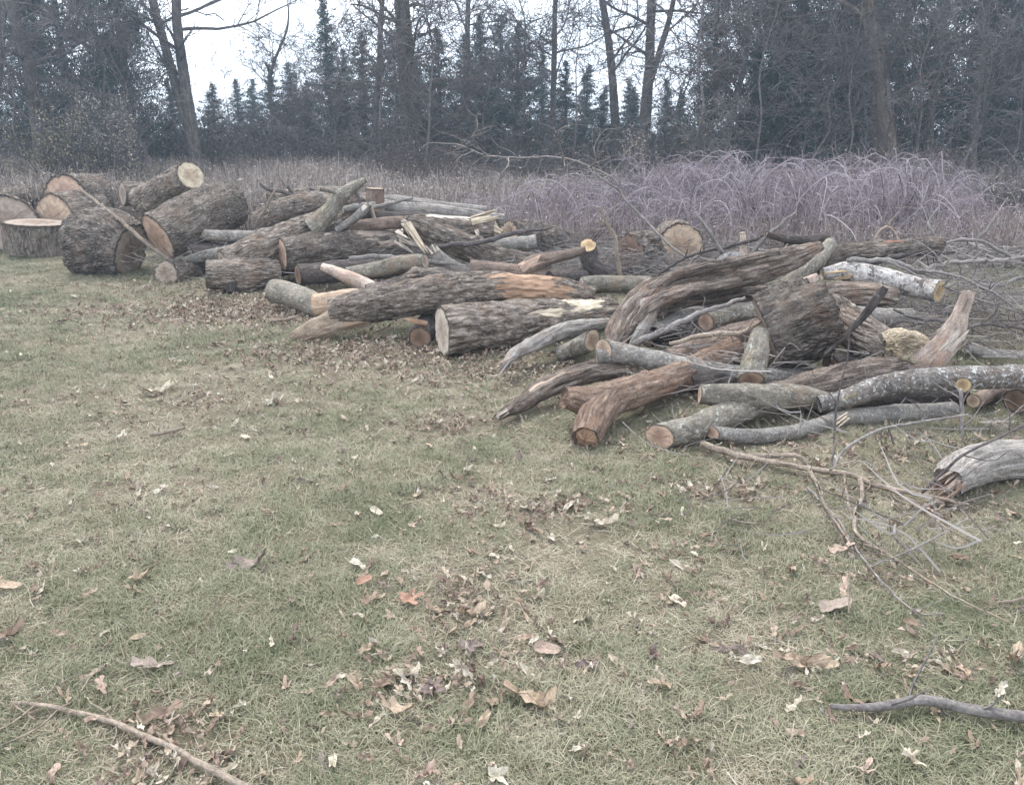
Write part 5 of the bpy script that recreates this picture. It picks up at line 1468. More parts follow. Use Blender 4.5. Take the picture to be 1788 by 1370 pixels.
log('pale upright peg behind the arching rotten trunk', [(1298, 452, 14, 556), (1297, 406, 10, 0.0)], 'pink', 'none', 'cut:pale', name='stick', cat='stick')
log('chunk of crumbling grey bark atop the arching rotten trunk', [(1370, 432, 22, 566), (1400, 436, 26, 0.0), (1432, 434, 18, 0.0)], 'deep', 'jag:greytan', 'jag:greytan', lump=2.2, name='bark_slab', cat='bark')
log('smooth log running back beneath the arching rotten trunk', [(1140, 580, 24, 634), (1190, 556, 28, 0.4), (1245, 536, 28, 0.8)], 'silver', 'none', 'cut:tan')
log('dark filler log added low in the right-hand heap behind the grey limb', [(1200, 668, 34, 692), (1300, 660, 36, 0.2), (1400, 655, 34, 0.4)], 'dark', 'cut:brown', 'cut:brown')  # added fillers from here down: dark bark stands in for shade in the gaps
log('dark filler log added low beneath the arching rotten trunk', [(1130, 590, 34, 622), (1220, 575, 38, 0.3), (1310, 560, 36, 0.5)], 'dark', 'cut:brown', 'cut:brown')
log('dark filler log added low beneath the leaning sawn log', [(1450, 640, 40, 668), (1540, 630, 40, 0.2)], 'dark', 'cut:brown', 'cut:brown')
log('dark filler log added low under the thick pink-faced log', [(520, 480, 36, 516), (620, 470, 38, 0.3), (720, 466, 36, 0.5)], 'dark', 'cut:brown', 'cut:brown')  # left-hand fillers, also added and coloured dark for the gaps' shade
log('dark filler log added low under the fissured fork trunk', [(440, 480, 36, 500), (520, 455, 38, 0.4), (600, 430, 36, 0.9)], 'dark', 'cut:brown', 'cut:brown')

# ------------------------------------------------------------------ thin branches and brush
branch('long dead branch arching left over the brambles with bare white twigs', [(1215, 462, 4.5, 540), (1165, 425, 4.5, 0.1), (1128, 385, 4.5, 0.2), (1088, 345, 4.5, 0.3), (1078, 315, 4.1, 0.3), (1050, 298, 4.1, 0.3), (1000, 280, 3.5, 0.3), (930, 274, 3.0, 0.4), (860, 268, 2.5, 0.4), (800, 255, 2.0, 0.5), (760, 250, 1.6, 0.5), (735, 258, 1.0, 0.5)], 'twig',
       sides=[[(980, 276, 3.3, 540), (975, 250, 2.8, 540), (968, 235, 2.4, 540), (985, 222, 2.0, 540), (995, 218, 1.3, 540)], [(835, 262, 2.4, 530), (825, 240, 2.4, 530), (834, 225, 2.1, 530), (832, 205, 1.6, 530), (836, 196, 1.2, 530)],
              [(888, 272, 2.7, 535), (886, 290, 2.4, 535), (872, 308, 2.1, 535), (868, 325, 1.4, 535)], [(972, 278, 2.7, 535), (990, 300, 2.4, 535), (1005, 315, 2.0, 535), (1020, 322, 1.3, 535)],
              [(1040, 295, 3.0, 540), (1042, 275, 2.4, 540), (1038, 258, 2.1, 540), (1048, 235, 1.6, 540)], [(800, 255, 2.4, 530), (806, 246, 2.0, 530), (815, 243, 1.3, 530)], [(810, 258, 2.4, 530), (798, 280, 2.0, 530), (812, 308, 1.3, 530)],
              [(1085, 345, 3.3, 535), (1060, 318, 2.7, 540), (1035, 300, 2.4, 540)]], nshoot=18, slen=(0.12, 0.5), amp=0.014)
branch('pale crooked branch rising behind the curved cut trunk', [(1084, 482, 8, 530), (1076, 440, 7, 530), (1072, 412, 6, 530), (1058, 388, 4, 530), (1050, 360, 3, 530)], 'twigtan', sides=[[(1074, 420, 4, 530), (1060, 395, 3, 530), (1048, 383, 2, 530)]], nshoot=8)
branch('bare stick slanting up left of the arching rotten trunk', [(1262, 442, 8, 560), (1240, 410, 7, 562), (1215, 372, 5, 565)], 'twig', nshoot=4)
branch('grey stick pointing up right over the arching rotten trunk', [(1310, 450, 7, 562), (1340, 415, 7, 562), (1368, 388, 6, 562), (1390, 370, 4, 562)], 'twig', nshoot=4)
branch('thin curved twig bridging left to right above the arching trunk', [(1150, 478, 5, 548), (1200, 450, 5, 552), (1270, 428, 6, 556), (1345, 410, 6, 560)], 'twigdk', nshoot=8)
branch('low tangle twig left of the arching rotten trunk', [(1190, 476, 4, 544), (1230, 440, 4, 546), (1290, 432, 4, 548), (1340, 438, 4, 550)], 'twig', nshoot=8)
branch('dead brush branch sweeping to the right edge below the top log', [(1480, 455, 8, 600), (1550, 458, 8, 596), (1610, 470, 8, 590), (1680, 462, 7, 588), (1740, 462, 6, 585), (1800, 448, 5, 582)], 'twig', sides=[[(1600, 468, 6, 592), (1660, 480, 5, 600), (1710, 500, 5, 606), (1770, 535, 4, 612)], [(1650, 466, 4, 590), (1630, 440, 3, 588), (1600, 420, 2, 586)], [(1555, 462, 5, 598), (1620, 490, 4, 606), (1700, 520, 4, 614), (1790, 548, 3, 620)]], nshoot=16, slen=(0.1, 0.4))
branch('forked bare branch reaching up at the right edge above the sweeping one', [(1640, 424, 5, 570), (1690, 420, 6, 568), (1712, 420, 6, 566), (1750, 438, 6, 566), (1800, 455, 6, 566)], 'twig', sides=[[(1712, 420, 5, 566), (1725, 395, 4, 564), (1745, 365, 3, 560), (1760, 345, 2, 558)], [(1705, 422, 3, 566), (1708, 445, 3, 566), (1695, 455, 2, 566)]], nshoot=10, slen=(0.1, 0.35))
branch('thin dark branch crossing the bare ground right of the heap', [(1560, 540, 4, 628), (1620, 560, 6, 628), (1690, 568, 6, 628), (1800, 575, 6, 626)], 'twigdk', sides=[[(1620, 560, 4, 628), (1575, 572, 4, 632), (1540, 588, 3, 636)], [(1700, 568, 4, 628), (1750, 560, 3, 625), (1800, 560, 3, 622)]], nshoot=10)
branch('bare twig fan low at the right edge', [(1800, 480, 7, 592), (1745, 505, 6, 600), (1700, 530, 5, 610), (1650, 540, 4, 618)], 'twig', sides=[[(1745, 505, 4, 600), (1715, 495, 3, 596), (1690, 478, 2, 592)]], nshoot=12)
branch('pale forked twig standing above the top log of the right-hand heap', [(1520, 440, 5, 574), (1530, 412, 5, 574), (1545, 396, 4, 574), (1560, 404, 3, 574), (1572, 425, 3, 574)], 'twigtan', nshoot=4)
branch('bare branch standing against the brambles at the far right', [(1640, 425, 4, 560), (1625, 400, 4, 556), (1622, 385, 3, 552), (1640, 360, 2, 548)], 'twig', nshoot=8)
branch('springy dark twig rising across the front of the silver log', [(1452, 830, 4, 838), (1456, 770, 4, 800), (1462, 700, 3.5, 790), (1478, 620, 3, 786), (1488, 560, 2, 784)], 'twigdk', nshoot=4, amp=0.02)
branch('twig standing upright before the lichen-crusted log, right side', [(1680, 766, 4, 772), (1678, 740, 6, 768), (1680, 715, 7, 766), (1678, 680, 6, 764)], 'twig', nshoot=5, amp=0.02)
branch('long thin whip rising from the front stick toward the lichened log', [(1455, 830, 5, 836), (1472, 790, 5, 820), (1540, 752, 5, 796), (1600, 738, 5, 786), (1690, 724, 4, 780)], 'twig', sides=[[(1560, 745, 4, 794), (1560, 775, 3, 786)]], nshoot=3, amp=0.012)
branch('thin bent branch arching over the lone grey log at right', [(1610, 860, 5, 880), (1640, 830, 5, 886), (1680, 795, 5, 886), (1740, 765, 5, 880), (1800, 735, 5, 872)], 'twigdk', nshoot=3, amp=0.012)
branch('crooked tan front branch lying on the lawn before the silver log', [(1226, 774, 13, 'g'), (1300, 800, 12, 'g'), (1380, 814, 10, 'g'), (1450, 825, 10, 'g'), (1496, 832, 11, 'g'), (1530, 846, 10, 'g'), (1600, 862, 8, 'g'), (1690, 880, 5, 'g')], 'twigtan',
       sides=[[(1300, 802, 9, 'g'), (1340, 797, 9, 812), (1392, 797, 9, 825), (1412, 820, 9, 830), (1428, 850, 8, 'g'), (1445, 890, 6, 'g'), (1490, 960, 4, 'g')], [(1512, 838, 9, 'g'), (1503, 870, 9, 'g'), (1495, 905, 8, 'g'), (1500, 935, 7, 'g'), (1560, 975, 5, 'g'), (1650, 1030, 4, 'g'), (1760, 1085, 3, 'g')],
              [(1540, 850, 4, 'g'), (1600, 878, 3, 'g'), (1650, 920, 3, 'g'), (1720, 955, 2, 'g')], [(1470, 826, 5, 'g'), (1482, 880, 4, 905), (1492, 912, 4, 'g')]], nshoot=10, slen=(0.08, 0.3), amp=0.012)
branch('thin grey whip trailing down from the crooked front branch', [(1410, 850, 4, 'g'), (1460, 905, 4, 'g'), (1500, 965, 3.5, 'g'), (1590, 1060, 3, 'g'), (1650, 1070, 2, 'g')], 'twig', sides=[[(1565, 990, 3, 'g'), (1620, 945, 3, 985), (1690, 905, 2.5, 950)]], nshoot=5, amp=0.015)
branch('upright straw-thin twig standing in the lawn below the front branch', [(1482, 1070, 3, 'g'), (1480, 1020, 3, 1066), (1486, 985, 2, 1062)], 'twigtan', nshoot=1)
branch('bare mossy-grey stick lying at the lower right edge of the lawn', [(1450, 1232, 9, 'g'), (1500, 1234, 13, 'g'), (1560, 1228, 17, 'g'), (1610, 1222, 18, 'g'), (1680, 1236, 19, 'g'), (1740, 1246, 20, 'g'), (1830, 1254, 20, 'g')], 'twig', nshoot=4, k=10, amp=0.008)
branch('long thin tan stick crossing the lower left corner of the lawn', [(20, 1227, 7, 'g'), (100, 1236, 9, 'g'), (180, 1255, 10, 'g'), (260, 1288, 11, 'g'), (330, 1325, 12, 'g'), (450, 1385, 13, 'g')], 'twigtan', sides=[[(105, 1237, 5, 'g'), (130, 1220, 4, 1228), (158, 1180, 3, 'g')], [(100, 1240, 4, 'g'), (60, 1275, 4, 'g'), (-20, 1310, 4, 'g')], [(24, 1232, 4, 'g'), (60, 1255, 3, 'g')], [(205, 1258, 4, 'g'), (180, 1240, 4, 1250), (155, 1225, 3, 1240)], [(70, 1235, 4, 'g'), (20, 1262, 4, 'g'), (-20, 1280, 3, 'g')], [(60, 1228, 3, 'g'), (110, 1190, 3, 1205), (150, 1172, 2, 1190)]], nshoot=3, slen=(0.03, 0.1), amp=0.01)
for (lb, a, b, c_) in (('short bleached stick in the grass left of the long heavy log', (470, 560), (520, 552), 6), ('small dark stick on the lawn below the brown leaf patch at left', (262, 758), (322, 746), 7), ('pale broken twig in the lawn right of the front branch', (1745, 1052), (1800, 1040), 6),
                       ('thin straw stick lying in the lawn at centre right', (1270, 905), (1320, 915), 5)):
    branch(lb, [(a[0], a[1], c_, 'g'), ((a[0] + b[0]) / 2, (a[1] + b[1]) / 2 + 2, c_, 'g'), (b[0], b[1], c_ * 0.7, 'g')], 'twigtan', name='stick', cat='stick', nshoot=1, slen=(0.03, 0.08))

for lb, st, kd in (
        ('thin grey limb lying along the foot of the arching rotten trunk', [(1108, 600, 11, 660), (1170, 575, 11, 648), (1235, 545, 9, 632), (1300, 520, 6, 622)], 'twig'),
        ('thin brown limb crossing in front of the green limb stub', [(1170, 600, 7, 668), (1225, 590, 9, 664), (1290, 585, 8, 660), (1330, 560, 5, 654)], 'twigtan'),
        ('bare dark limb sticking up between the white log and the top log', [(1500, 470, 9, 590), (1545, 455, 9, 586), (1600, 448, 7, 582), (1668, 440, 4, 578)], 'twigdk'),
        ('slim forked limb sagging from the rough chunk to the pink slab', [(1450, 640, 7, 690), (1510, 648, 8, 690), (1570, 642, 7, 688), (1630, 652, 5, 686)], 'twig'),
        ('thin limb lying over the middle heap beside the knobbly limb', [(610, 452, 8, 520), (670, 445, 9, 516), (730, 450, 9, 514), (800, 462, 6, 512)], 'twig'),
        ('thin dark limb lying across the sloping grey trunk', [(760, 430, 7, 506), (830, 418, 9, 504), (900, 404, 8, 502), (960, 398, 4, 500)], 'twigdk'),
        ('crooked thin limb leaning on the back logs of the middle heap', [(520, 392, 6, 474), (580, 378, 8, 474), (640, 362, 8, 474), (720, 346, 5, 474)], 'twig')):
    branch(lb, st, kd, nshoot=5, slen=(0.08, 0.3), amp=0.03)

# ================================================================== fallen leaves
def leaf_mat(name, use_rand):
    m, N, Lk, b = newmat(name)
    oi = N.new('ShaderNodeObjectInfo')
    tc = N.new('ShaderNodeTexCoord')
    n1 = noise_node(N, Lk, tc.outputs['Object'], 60.0, 4, 0.6)
    sx = N.new('ShaderNodeSeparateXYZ'); Lk.new(tc.outputs['Object'], sx.inputs[0])
    rib = mth(N, Lk, 'LESS_THAN', mth(N, Lk, 'ABSOLUTE', sx.outputs['Y']), 0.0016)
    vw = mth(N, Lk, 'ADD', mth(N, Lk, 'MULTIPLY', sx.outputs['X'], 420.0), mth(N, Lk, 'MULTIPLY', mth(N, Lk, 'ABSOLUTE', sx.outputs['Y']), -380.0))
    vein = mth(N, Lk, 'MAXIMUM', rib, mth(N, Lk, 'GREATER_THAN', mth(N, Lk, 'SINE', vw), 0.93))
    spot = noise_node(N, Lk, tc.outputs['Object'], 150.0, 3, 0.7)
    if use_rand:
        c = ramp(N, Lk, oi.outputs['Random'], [(0.0, (0.17, 0.12, 0.10)), (0.25, (0.27, 0.20, 0.16)), (0.5, (0.35, 0.27, 0.21)), (0.75, (0.43, 0.36, 0.28)), (0.95, (0.56, 0.51, 0.43)), (1.0, (0.2, 0.15, 0.145))])
    else:
        c = oi.outputs['Color']
    c = mixc(N, Lk, 0.8, c, ramp(N, Lk, n1, [(0.3, (0.7, 0.68, 0.66)), (0.7, (1.2, 1.2, 1.18))]), 'MULTIPLY')
    c = mixc(N, Lk, mth(N, Lk, 'MULTIPLY', vein, 0.35), c, (0.2, 0.14, 0.1))
    c = mixc(N, Lk, mth(N, Lk, 'MULTIPLY', N_clamp(N, Lk, mth(N, Lk, 'MULTIPLY', mth(N, Lk, 'SUBTRACT', spot, 0.58), 9.0)), 0.5), c, (0.12, 0.085, 0.07))
    Lk.new(c, b.inputs['Base Color'])
    b.inputs['Roughness'].default_value = 0.7
    return m
LEAF_OBJ, LEAF_STUFF = leaf_mat('dry_leaf', False), leaf_mat('leaf_litter', True)

def leaf_mesh(sd, shape, curl, mat, size=0.1):
    """dry leaf, length along +X: ragged lobes, curled and creased"""
    rg = np.random.default_rng(sd)
    n = 40
    aa = np.linspace(0, 2 * np.pi, n, endpoint=False)
    if shape == 'oak':            # paired lobes along a midrib
        t = np.abs(((aa / np.pi) + 1) % 2 - 1)          # 0 at tip, 1 at stalk
        x = np.cos(aa) * 0.85
        env = 0.44 * np.sin(np.clip(t, 0.02, 0.98) * np.pi) ** 0.6
        side = np.where(aa < np.pi, 0.0, 1.7)
        lob = 0.62 + 0.38 * np.sin(t * 19 + side + rg.uniform(0, 6)) * rg.uniform(0.5, 1.1, n)
        y = np.sign(np.sin(aa)) * env * lob
        x = x + rg.normal(0, 0.03, n)
    elif shape == 'maple':        # uneven pointed lobes with teeth
        k = [0.0, 0.95, 2.1, -1.05, -2.0]
        ln = rg.uniform(0.6, 1.0, 5) * np.array([1.0, 0.85, 0.5, 0.85, 0.5])
        r = np.full(n, 0.24)
        for kk, l_ in zip(k, ln):
            d = np.abs((aa - kk - rg.normal(0, 0.12) + np.pi) % (2 * np.pi) - np.pi)
            r = np.maximum(r, l_ * np.clip(1 - d / 0.52, 0, 1) ** 0.8)
        r = r * (1 + rg.normal(0, 0.10, n))
        x, y = np.cos(aa) * r, np.sin(aa) * r
    elif shape == 'scrap':        # torn fragment
        r = 0.5 * (0.55 + 0.8 * rg.uniform(0, 1, n))
        r = (r + np.roll(r, 1) + np.roll(r, -1)) / 3
        x, y = np.cos(aa) * r * 1.3, np.sin(aa) * r * 0.7
    else:                         # plain oval blade
        r = 0.55 * (1 + rg.normal(0, 0.035, n))
        x, y = np.cos(aa) * r * (1.15 + 0.2 * np.cos(aa)), np.sin(aa) * r * 0.62
    out = np.column_stack([x, y])
    V2 = np.vstack([out, out * 0.62, out * 0.28, [[0, 0]]])
    ph = rg.uniform(0, 6.28, 4)
    roll = rg.uniform(-0.6, 0.6)
    w = V2[:, 1] + roll * V2[:, 0]
    z = curl * (0.75 * w ** 2 + 0.3 * V2[:, 0] ** 2 * rg.uniform(-0.6, 1.2))
    z = z + curl * 0.13 * (np.sin(V2[:, 0] * 7 + ph[0]) * np.sin(V2[:, 1] * 8 + ph[1])) + 0.05 * np.sin(V2[:, 0] * 13 + ph[2]) * np.sin(V2[:, 1] * 15 + ph[3])
    z = z + 0.10 * np.abs(V2[:, 1]) * rg.uniform(0.2, 1.5)
    V = np.column_stack([V2[:, 0], V2[:, 1] * (1 - 0.22 * min(curl, 1.6)), z])
    i = np.arange(n); j = (i + 1) % n
    Q = np.vstack([np.column_stack([i, j, n + j, n + i]), np.column_stack([n + i, n + j, 2 * n + j, 2 * n + i])])
    T = np.column_stack([2 * n + i, 2 * n + j, np.full(n, 3 * n)])
    if shape != 'scrap':
        x0 = x.min()
        st = np.array([[x0 * 0.7, -0.014, 0.02], [x0 * 0.7, 0.014, 0.02], [x0 - 0.3, 0.09, 0.05], [x0 - 0.3, 0.07, 0.05]])
        V = np.vstack([V, st])
        Q = np.vstack([Q, [[3 * n + 1, 3 * n + 2, 3 * n + 3, 3 * n + 4]]])
    return mesh('leaf', V * size, [Q, T], mat, smooth=True)

LEAVES = [leaf_mesh(1, 'oak', 0.6, LEAF_OBJ), leaf_mesh(2, 'oak', 1.1, LEAF_OBJ), leaf_mesh(3, 'maple', 0.4, LEAF_OBJ), leaf_mesh(4, 'oval', 0.5, LEAF_OBJ),
          leaf_mesh(5, 'maple', 1.0, LEAF_OBJ), leaf_mesh(6, 'oak', 1.6, LEAF_OBJ), leaf_mesh(7, 'oval', 1.3, LEAF_OBJ), leaf_mesh(8, 'scrap', 1.0, LEAF_OBJ), leaf_mesh(9, 'scrap', 1.7, LEAF_OBJ), leaf_mesh(10, 'maple', 1.7, LEAF_OBJ)]
LCOL = {'tan': (0.40, 0.31, 0.23), 'pale': (0.52, 0.46, 0.37), 'brown': (0.26, 0.19, 0.145), 'red': (0.31, 0.185, 0.135), 'dark': (0.17, 0.13, 0.125), 'pink': (0.41, 0.31, 0.255), 'cream': (0.52, 0.475, 0.395), 'greyl': (0.30, 0.245, 0.21)}

def leaf(px, py, size_px, kind, colr, label, rot, tilt=0.35, group=None, lift=0.026):
    p = ground_at(px, py, lift)
    t = np.linalg.norm(p - np.array([0, 0, CAMH]))
    o = link('fallen_leaf', LEAVES[kind])
    p[2] += float(gz(np.array([p[0]]), np.array([p[1]]))[0])
    o.location = p
    s = size_px / F * t / 0.125
    o.scale = (s, s, s)
    rg = np.random.default_rng(int(px * 13 + py * 7))
    o.rotation_euler = (rg.uniform(-tilt, tilt) + 0.25, rg.uniform(-tilt, tilt), rot)
    c = LCOL[colr]
    f = rg.uniform(0.88, 1.12)
    o.color = (c[0] * f, c[1] * f, c[2] * f, 1)
    tag(o, label, 'leaf', group)
    return o

NAMED = [
    (236, 1012, 44, 4, 'tan', 'upright lobed tan leaf on green grass, left side of the lawn', 1.2),
    (711, 1046, 60, 2, 'red', 'star-shaped reddish-brown leaf lying flat left of centre', 0.4),
    (634, 1016, 30, 3, 'red', 'small rusty red leaf beside the star-shaped leaf', 0.7),
    (620, 986, 36, 6, 'cream', 'curled whitish leaf above the rusty red leaf', -0.4),
    (951, 1132, 46, 3, 'pink', 'broad smooth pinkish-tan oval leaf at lower centre', 0.1),
    (935, 1224, 84, 5, 'tan', 'long crumpled tan oak leaf at lower centre', -0.6),
    (845, 1258, 36, 6, 'tan', 'folded tan leaf left of the long crumpled oak leaf', 1.1),
    (862, 1350, 54, 4, 'cream', 'bleached white curled leaf at the bottom edge', -0.8),
    (1588, 1318, 46, 9, 'pale', 'pale upright leaf at the lower right of the lawn', -1.2),
    (1396, 1155, 62, 5, 'tan', 'large cupped tan leaf right of centre', -0.2),
    (1308, 1154, 40, 6, 'cream', 'cream curled leaf left of the large cupped leaf', 0.2),
    (1455, 1058, 56, 3, 'greyl', 'wide flat grey-brown leaf with a pale edge, right of centre', 0.1),
    (474, 700, 44, 9, 'cream', 'big white jagged leaf in the middle of the left lawn', 0.2),
    (210, 760, 26, 4, 'cream', 'small white leaf below the left brown patch', 0.5),
    (278, 856, 22, 3, 'cream', 'small pale leaf alone on the left lawn', 0.9),
    (268, 1164, 46, 0, 'greyl', 'flat dull brown leaf low on the left lawn', 0.2),
    (286, 1245, 44, 0, 'brown', 'brown curled leaf beside the long tan stick', 0.5),
    (815, 1128, 60, 2, 'dark', 'dark purple-brown star leaf below the centre litter', 0.1),
    (820, 1072, 46, 5, 'tan', 'ragged tan leaf in the centre litter', 0.7),
    (1180, 1046, 34, 6, 'pale', 'pale narrow leaf on the lawn right of centre', -0.7),
    (700, 1176, 40, 5, 'pale', 'twisted pale leaf left of the dark centre leaves', 0.2),
    (750, 1205, 60, 2, 'dark', 'dark brown leaf lying among the lower centre litter', 0.9),
    (700, 1238, 44, 1, 'tan', 'tan leaf below the twisted pale leaf', -0.3),
    (738, 1356, 38, 5, 'pink', 'pinkish leaf at the bottom edge left of the white leaf', 1.0),
    (1448, 1160, 30, 3, 'tan', 'small tan leaf just right of the large cupped leaf', 0.3),
    (860, 970, 22, 6, 'cream', 'small cream sliver leaf at the centre of the lawn', -0.4),
    (814, 818, 26, 4, 'pale', 'pale forked leaf between the two centre brown patches', 0.9),
    (665, 1195, 34, 6, 'brown', 'brown leaf scrap left of the lower centre litter', 0.3),
    (1054, 912, 44, 5, 'pale', 'pale curled leaf right of the centre brown patch', -0.2),
    (270, 683, 40, 5, 'pale', 'pale leaf on the brown patch of the left lawn', 0.3),
    (440, 984, 52, 1, 'greyl', 'broad torn leaf left of the curled whitish leaf', 0.1),
    (10, 1112, 44, 5, 'brown', 'brown leaf cut by the left edge', 0.5),
    (10, 1026, 36, 3, 'tan', 'tan leaf at the left edge above the brown one', 0.2),
    (1470, 958, 34, 0, 'pink', 'pinkish leaf under the trailing grey whip', 0.3),
    (1640, 872, 26, 3, 'red', 'rust-red leaf by the splintered end of the lone log', 0.2),
    (1770, 1150, 46, 5, 'tan', 'tan leaf at the right edge of the lawn', 0.8),
]
for (px, py, s, k, c, lb, r) in NAMED:
    leaf(px, py, s * 1.0, k, c, lb, r, lift=0.022)

def fallen_leaves():
    rg = np.random.default_rng(33)
    fam = [('tan', 'small dry tan leaf scattered on the lawn', 'tan leaves scattered on the lawn'), ('pale', 'small pale bleached leaf scattered on the lawn', 'pale leaves scattered on the lawn'),
           ('brown', 'small brown leaf scattered on the lawn', 'brown leaves scattered on the lawn'), ('pink', 'small pinkish dry leaf scattered on the lawn', 'pinkish leaves scattered on the lawn'),
           ('cream', 'tiny cream leaf fragment scattered on the lawn', 'cream leaf fragments on the lawn'), ('dark', 'small dark brown leaf scattered on the lawn', 'dark leaves scattered on the lawn')]
    n = 0
    while n < 262:
        px, py = rg.uniform(-20, 1800), 560 + 820 * rg.uniform(0, 1) ** 0.9
        g = ground_at(px, py)
        if py < 640 + 110 * (px > 850) and px > 500 and px > 400: 
            if py < 800 and px > 1000: continue
        pv = float(patch_at(np.array([g[0]]), np.array([g[1]]))[0])
        if rg.uniform() > 0.35 + pv: continue
        f = fam[int(rg.choice(6, p=[0.32, 0.22, 0.2, 0.12, 0.06, 0.08]))]
        real = rg.uniform(0.028, 0.075) * (0.7 if f[0] == 'cream' else 1)
        spx = real * F / np.linalg.norm(g - np.array([0, 0, CAMH]))
        leaf(px, py, spx, int(rg.integers(0, 10)), f[0], f[1], rg.uniform(0, 6.28), 0.5, f[2], rg.uniform(0.008, 0.024))
        n += 1
fallen_leaves()

def litter():
    rg = np.random.default_rng(44)
    src = [leaf_mesh(50 + j, ('scrap', 'oak', 'scrap', 'maple')[j % 4], 0.7 + 0.3 * (j % 4), LEAF_STUFF) for j in range(8)]
    X, Y, S = [], [], []
    def blob(px, py, sx, sy, n, s0, s1):
        c = ground_at(px, py)
        X.append(c[0] + rg.normal(0, sx * 0.6, n)); Y.append(c[1] + rg.normal(0, sy * 0.6, n)); S.append(rg.uniform(s0, s1, n))
    for (px, py, sx, sy, w) in PATCH[:9]:
        blob(px, py, sx * 0.9, sy * 0.9, int(85 * w * (1 + sx * sy * 5)), 0.12, 0.5)
    for (px, py, sx, sy, w) in PATCH[9:]:
        blob(px, py, sx, sy, int(70 * w * (1 + sx * sy)), 0.1, 0.42)
    # litter under and before the heaps
    blob(470, 545, 1.5, 0.6, 2200, 0.2, 0.6); blob(620, 510, 1.5, 0.8, 1200, 0.25, 0.65); blob(680, 610, 1.2, 0.4, 1300, 0.2, 0.55); blob(900, 650, 0.9, 0.3, 500, 0.15, 0.5)
    blob(1200, 690, 1.6, 0.6, 420, 0.2, 0.55); blob(1560, 640, 2.0, 0.9, 700, 0.2, 0.6); blob(1680, 560, 1.6, 0.8, 700, 0.2, 0.6); blob(330, 500, 1.2, 0.4, 260, 0.2, 0.5)
    blob(1400, 780, 1.2, 0.3, 240, 0.2, 0.5); blob(1000, 520, 2.0, 0.9, 600, 0.2, 0.6)
    n = 5000
    y = rg.uniform(1.2, 9.5, n)
    X.append(rg.uniform(-1, 1, n) * (0.7 * y + 0.5)); Y.append(y); S.append(0.08 + 0.38 * rg.uniform(0, 1, n) ** 2)
    X, Y, S = np.concatenate(X), np.concatenate(Y), np.concatenate(S)
    n = len(X)
    z = gz(X, Y) + rg.uniform(0.006, 0.03, n)
    scatter('leaf_litter', np.column_stack([X, Y, z]), np.column_stack([rg.normal(0, .5, n), rg.normal(0, .5, n), rg.uniform(0, 6.28, n)]),
            np.column_stack([S, S * rg.uniform(0.6, 1, n), S]), rg.integers(0, 8, n), src, 'fine leaf litter and wood chips strewn around the log heaps')
litter()

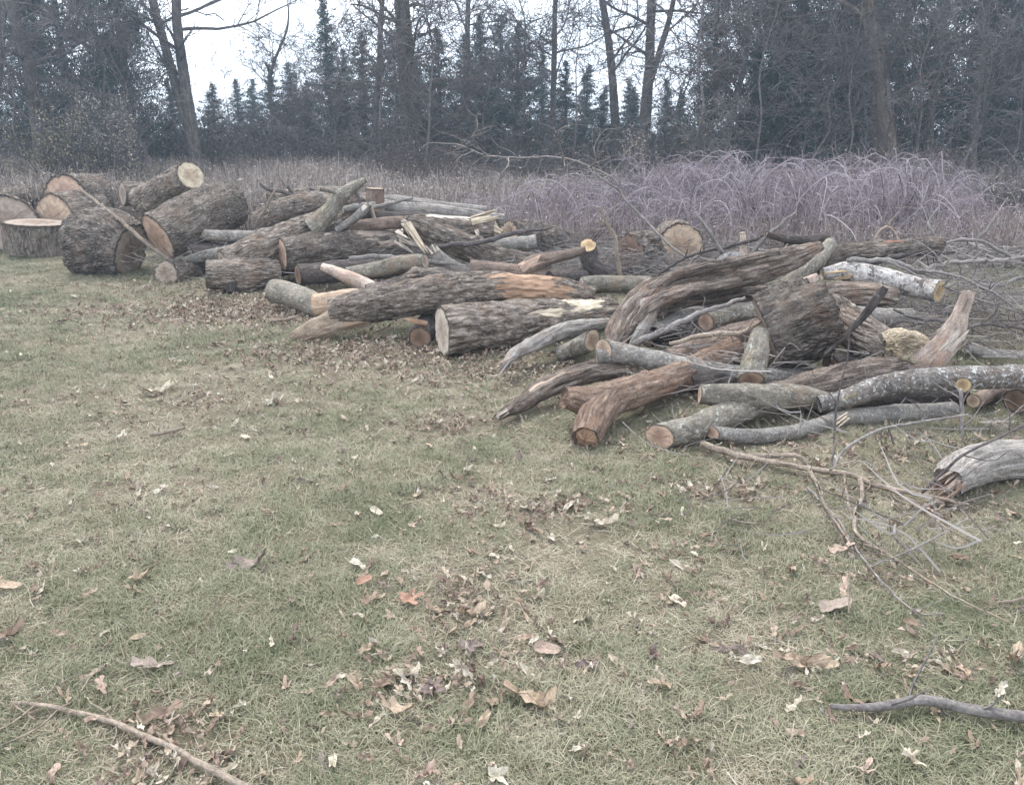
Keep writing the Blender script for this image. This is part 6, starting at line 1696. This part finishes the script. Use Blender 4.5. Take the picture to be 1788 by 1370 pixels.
# ------------------------------------------------------------------ twig debris under the brush (uncountable)
def twig_debris():
    rg = np.random.default_rng(55)
    tm = needle_mat('twig_litter', (0.09, 0.075, 0.07), (0.19, 0.165, 0.15), (0.33, 0.30, 0.28))
    src = []
    for j in range(5):
        mb = MB(); D = []
        for q in range(16):
            a = rg.uniform(0, 6.28); L = rg.uniform(0.1, 0.45)
            c = np.array([rg.normal(0, 0.18), rg.normal(0, 0.18), rg.uniform(0.01, 0.14)])
            d = np.array([math.cos(a), math.sin(a), rg.uniform(-0.15, 0.35)])
            P = np.array([c - d * L / 2, c + rg.normal(0, 0.03, 3), c + d * L / 2 + rg.normal(0, 0.03, 3)])
            r = rg.uniform(0.0015, 0.005)
            n0 = mb.n
            thin_tube(mb, P, [r, r * 0.8, r * 0.4], 3, 6)
            D.append(np.full(mb.n - n0, rg.uniform(0, 1)))
        src.append(mb.mesh('twig_cluster', tm, extra={'dry': np.concatenate(D)}, smooth=False))
    X, Y, Z = [], [], []
    for (px, py, sx, sy, n) in ((1680, 560, 1.7, 1.2, 150), (1500, 600, 1.5, 0.8, 60), (1150, 480, 1.2, 0.8, 120), (1000, 500, 1.0, 0.6, 36), (700, 470, 2.0, 0.8, 90), (1250, 640, 1.2, 0.6, 22), (500, 480, 1.5, 0.5, 50), (1560, 760, 0.9, 0.25, 8), (1500, 920, 0.4, 0.25, 3), (1700, 470, 1.8, 1.0, 110)):
        c = ground_at(px, py)
        X.append(c[0] + rg.normal(0, sx * 0.6, n)); Y.append(c[1] + rg.normal(0, sy * 0.6, n)); Z.append(rg.uniform(0, 0.22 if py < 700 else 0.02, n) ** 1.0)
    X, Y = np.concatenate(X), np.concatenate(Y)
    n = len(X)
    s = rg.uniform(0.6, 1.3, n)
    scatter('twig_litter', np.column_stack([X, Y, gz(X, Y) + 0.01 + np.concatenate(Z)]), np.column_stack([rg.normal(0, .1, n), rg.normal(0, .1, n), rg.uniform(0, 6.28, n)]), np.column_stack([s, s, s]), rg.integers(0, 5, n), src, 'loose grey twigs strewn through and around the log heaps')
twig_debris()

# ================================================================== haze
def haze():  # added volume; its blue tint imitates lens veil over the far trees
    x0, x1, y0, y1, z0, z1 = -140, 140, -22, 136, -9.0, 16.5
    V = [(x, y, z) for z in (z0, z1) for y in (y0, y1) for x in (x0, x1)]
    Q = [(0, 2, 3, 1), (4, 5, 7, 6), (0, 1, 5, 4), (2, 6, 7, 3), (0, 4, 6, 2), (1, 3, 7, 5)]
    m = bpy.data.materials.new('haze_air')
    m.use_nodes = True
    m.node_tree.nodes.clear()
    o_ = m.node_tree.nodes.new('ShaderNodeOutputMaterial')
    v = m.node_tree.nodes.new('ShaderNodeVolumePrincipled')
    v.inputs['Color'].default_value = (0.66, 0.83, 1.0, 1)
    v.inputs['Density'].default_value = HAZE
    v.inputs['Anisotropy'].default_value = 0.35
    m.node_tree.links.new(v.outputs[0], o_.inputs['Volume'])
    o = link('haze', mesh('haze', V, [np.array(Q)], m, smooth=False))
    tag(o, 'thin added haze standing in for lens veil over lawn and trees', kind='stuff')
HAZE = 0.0038
haze()
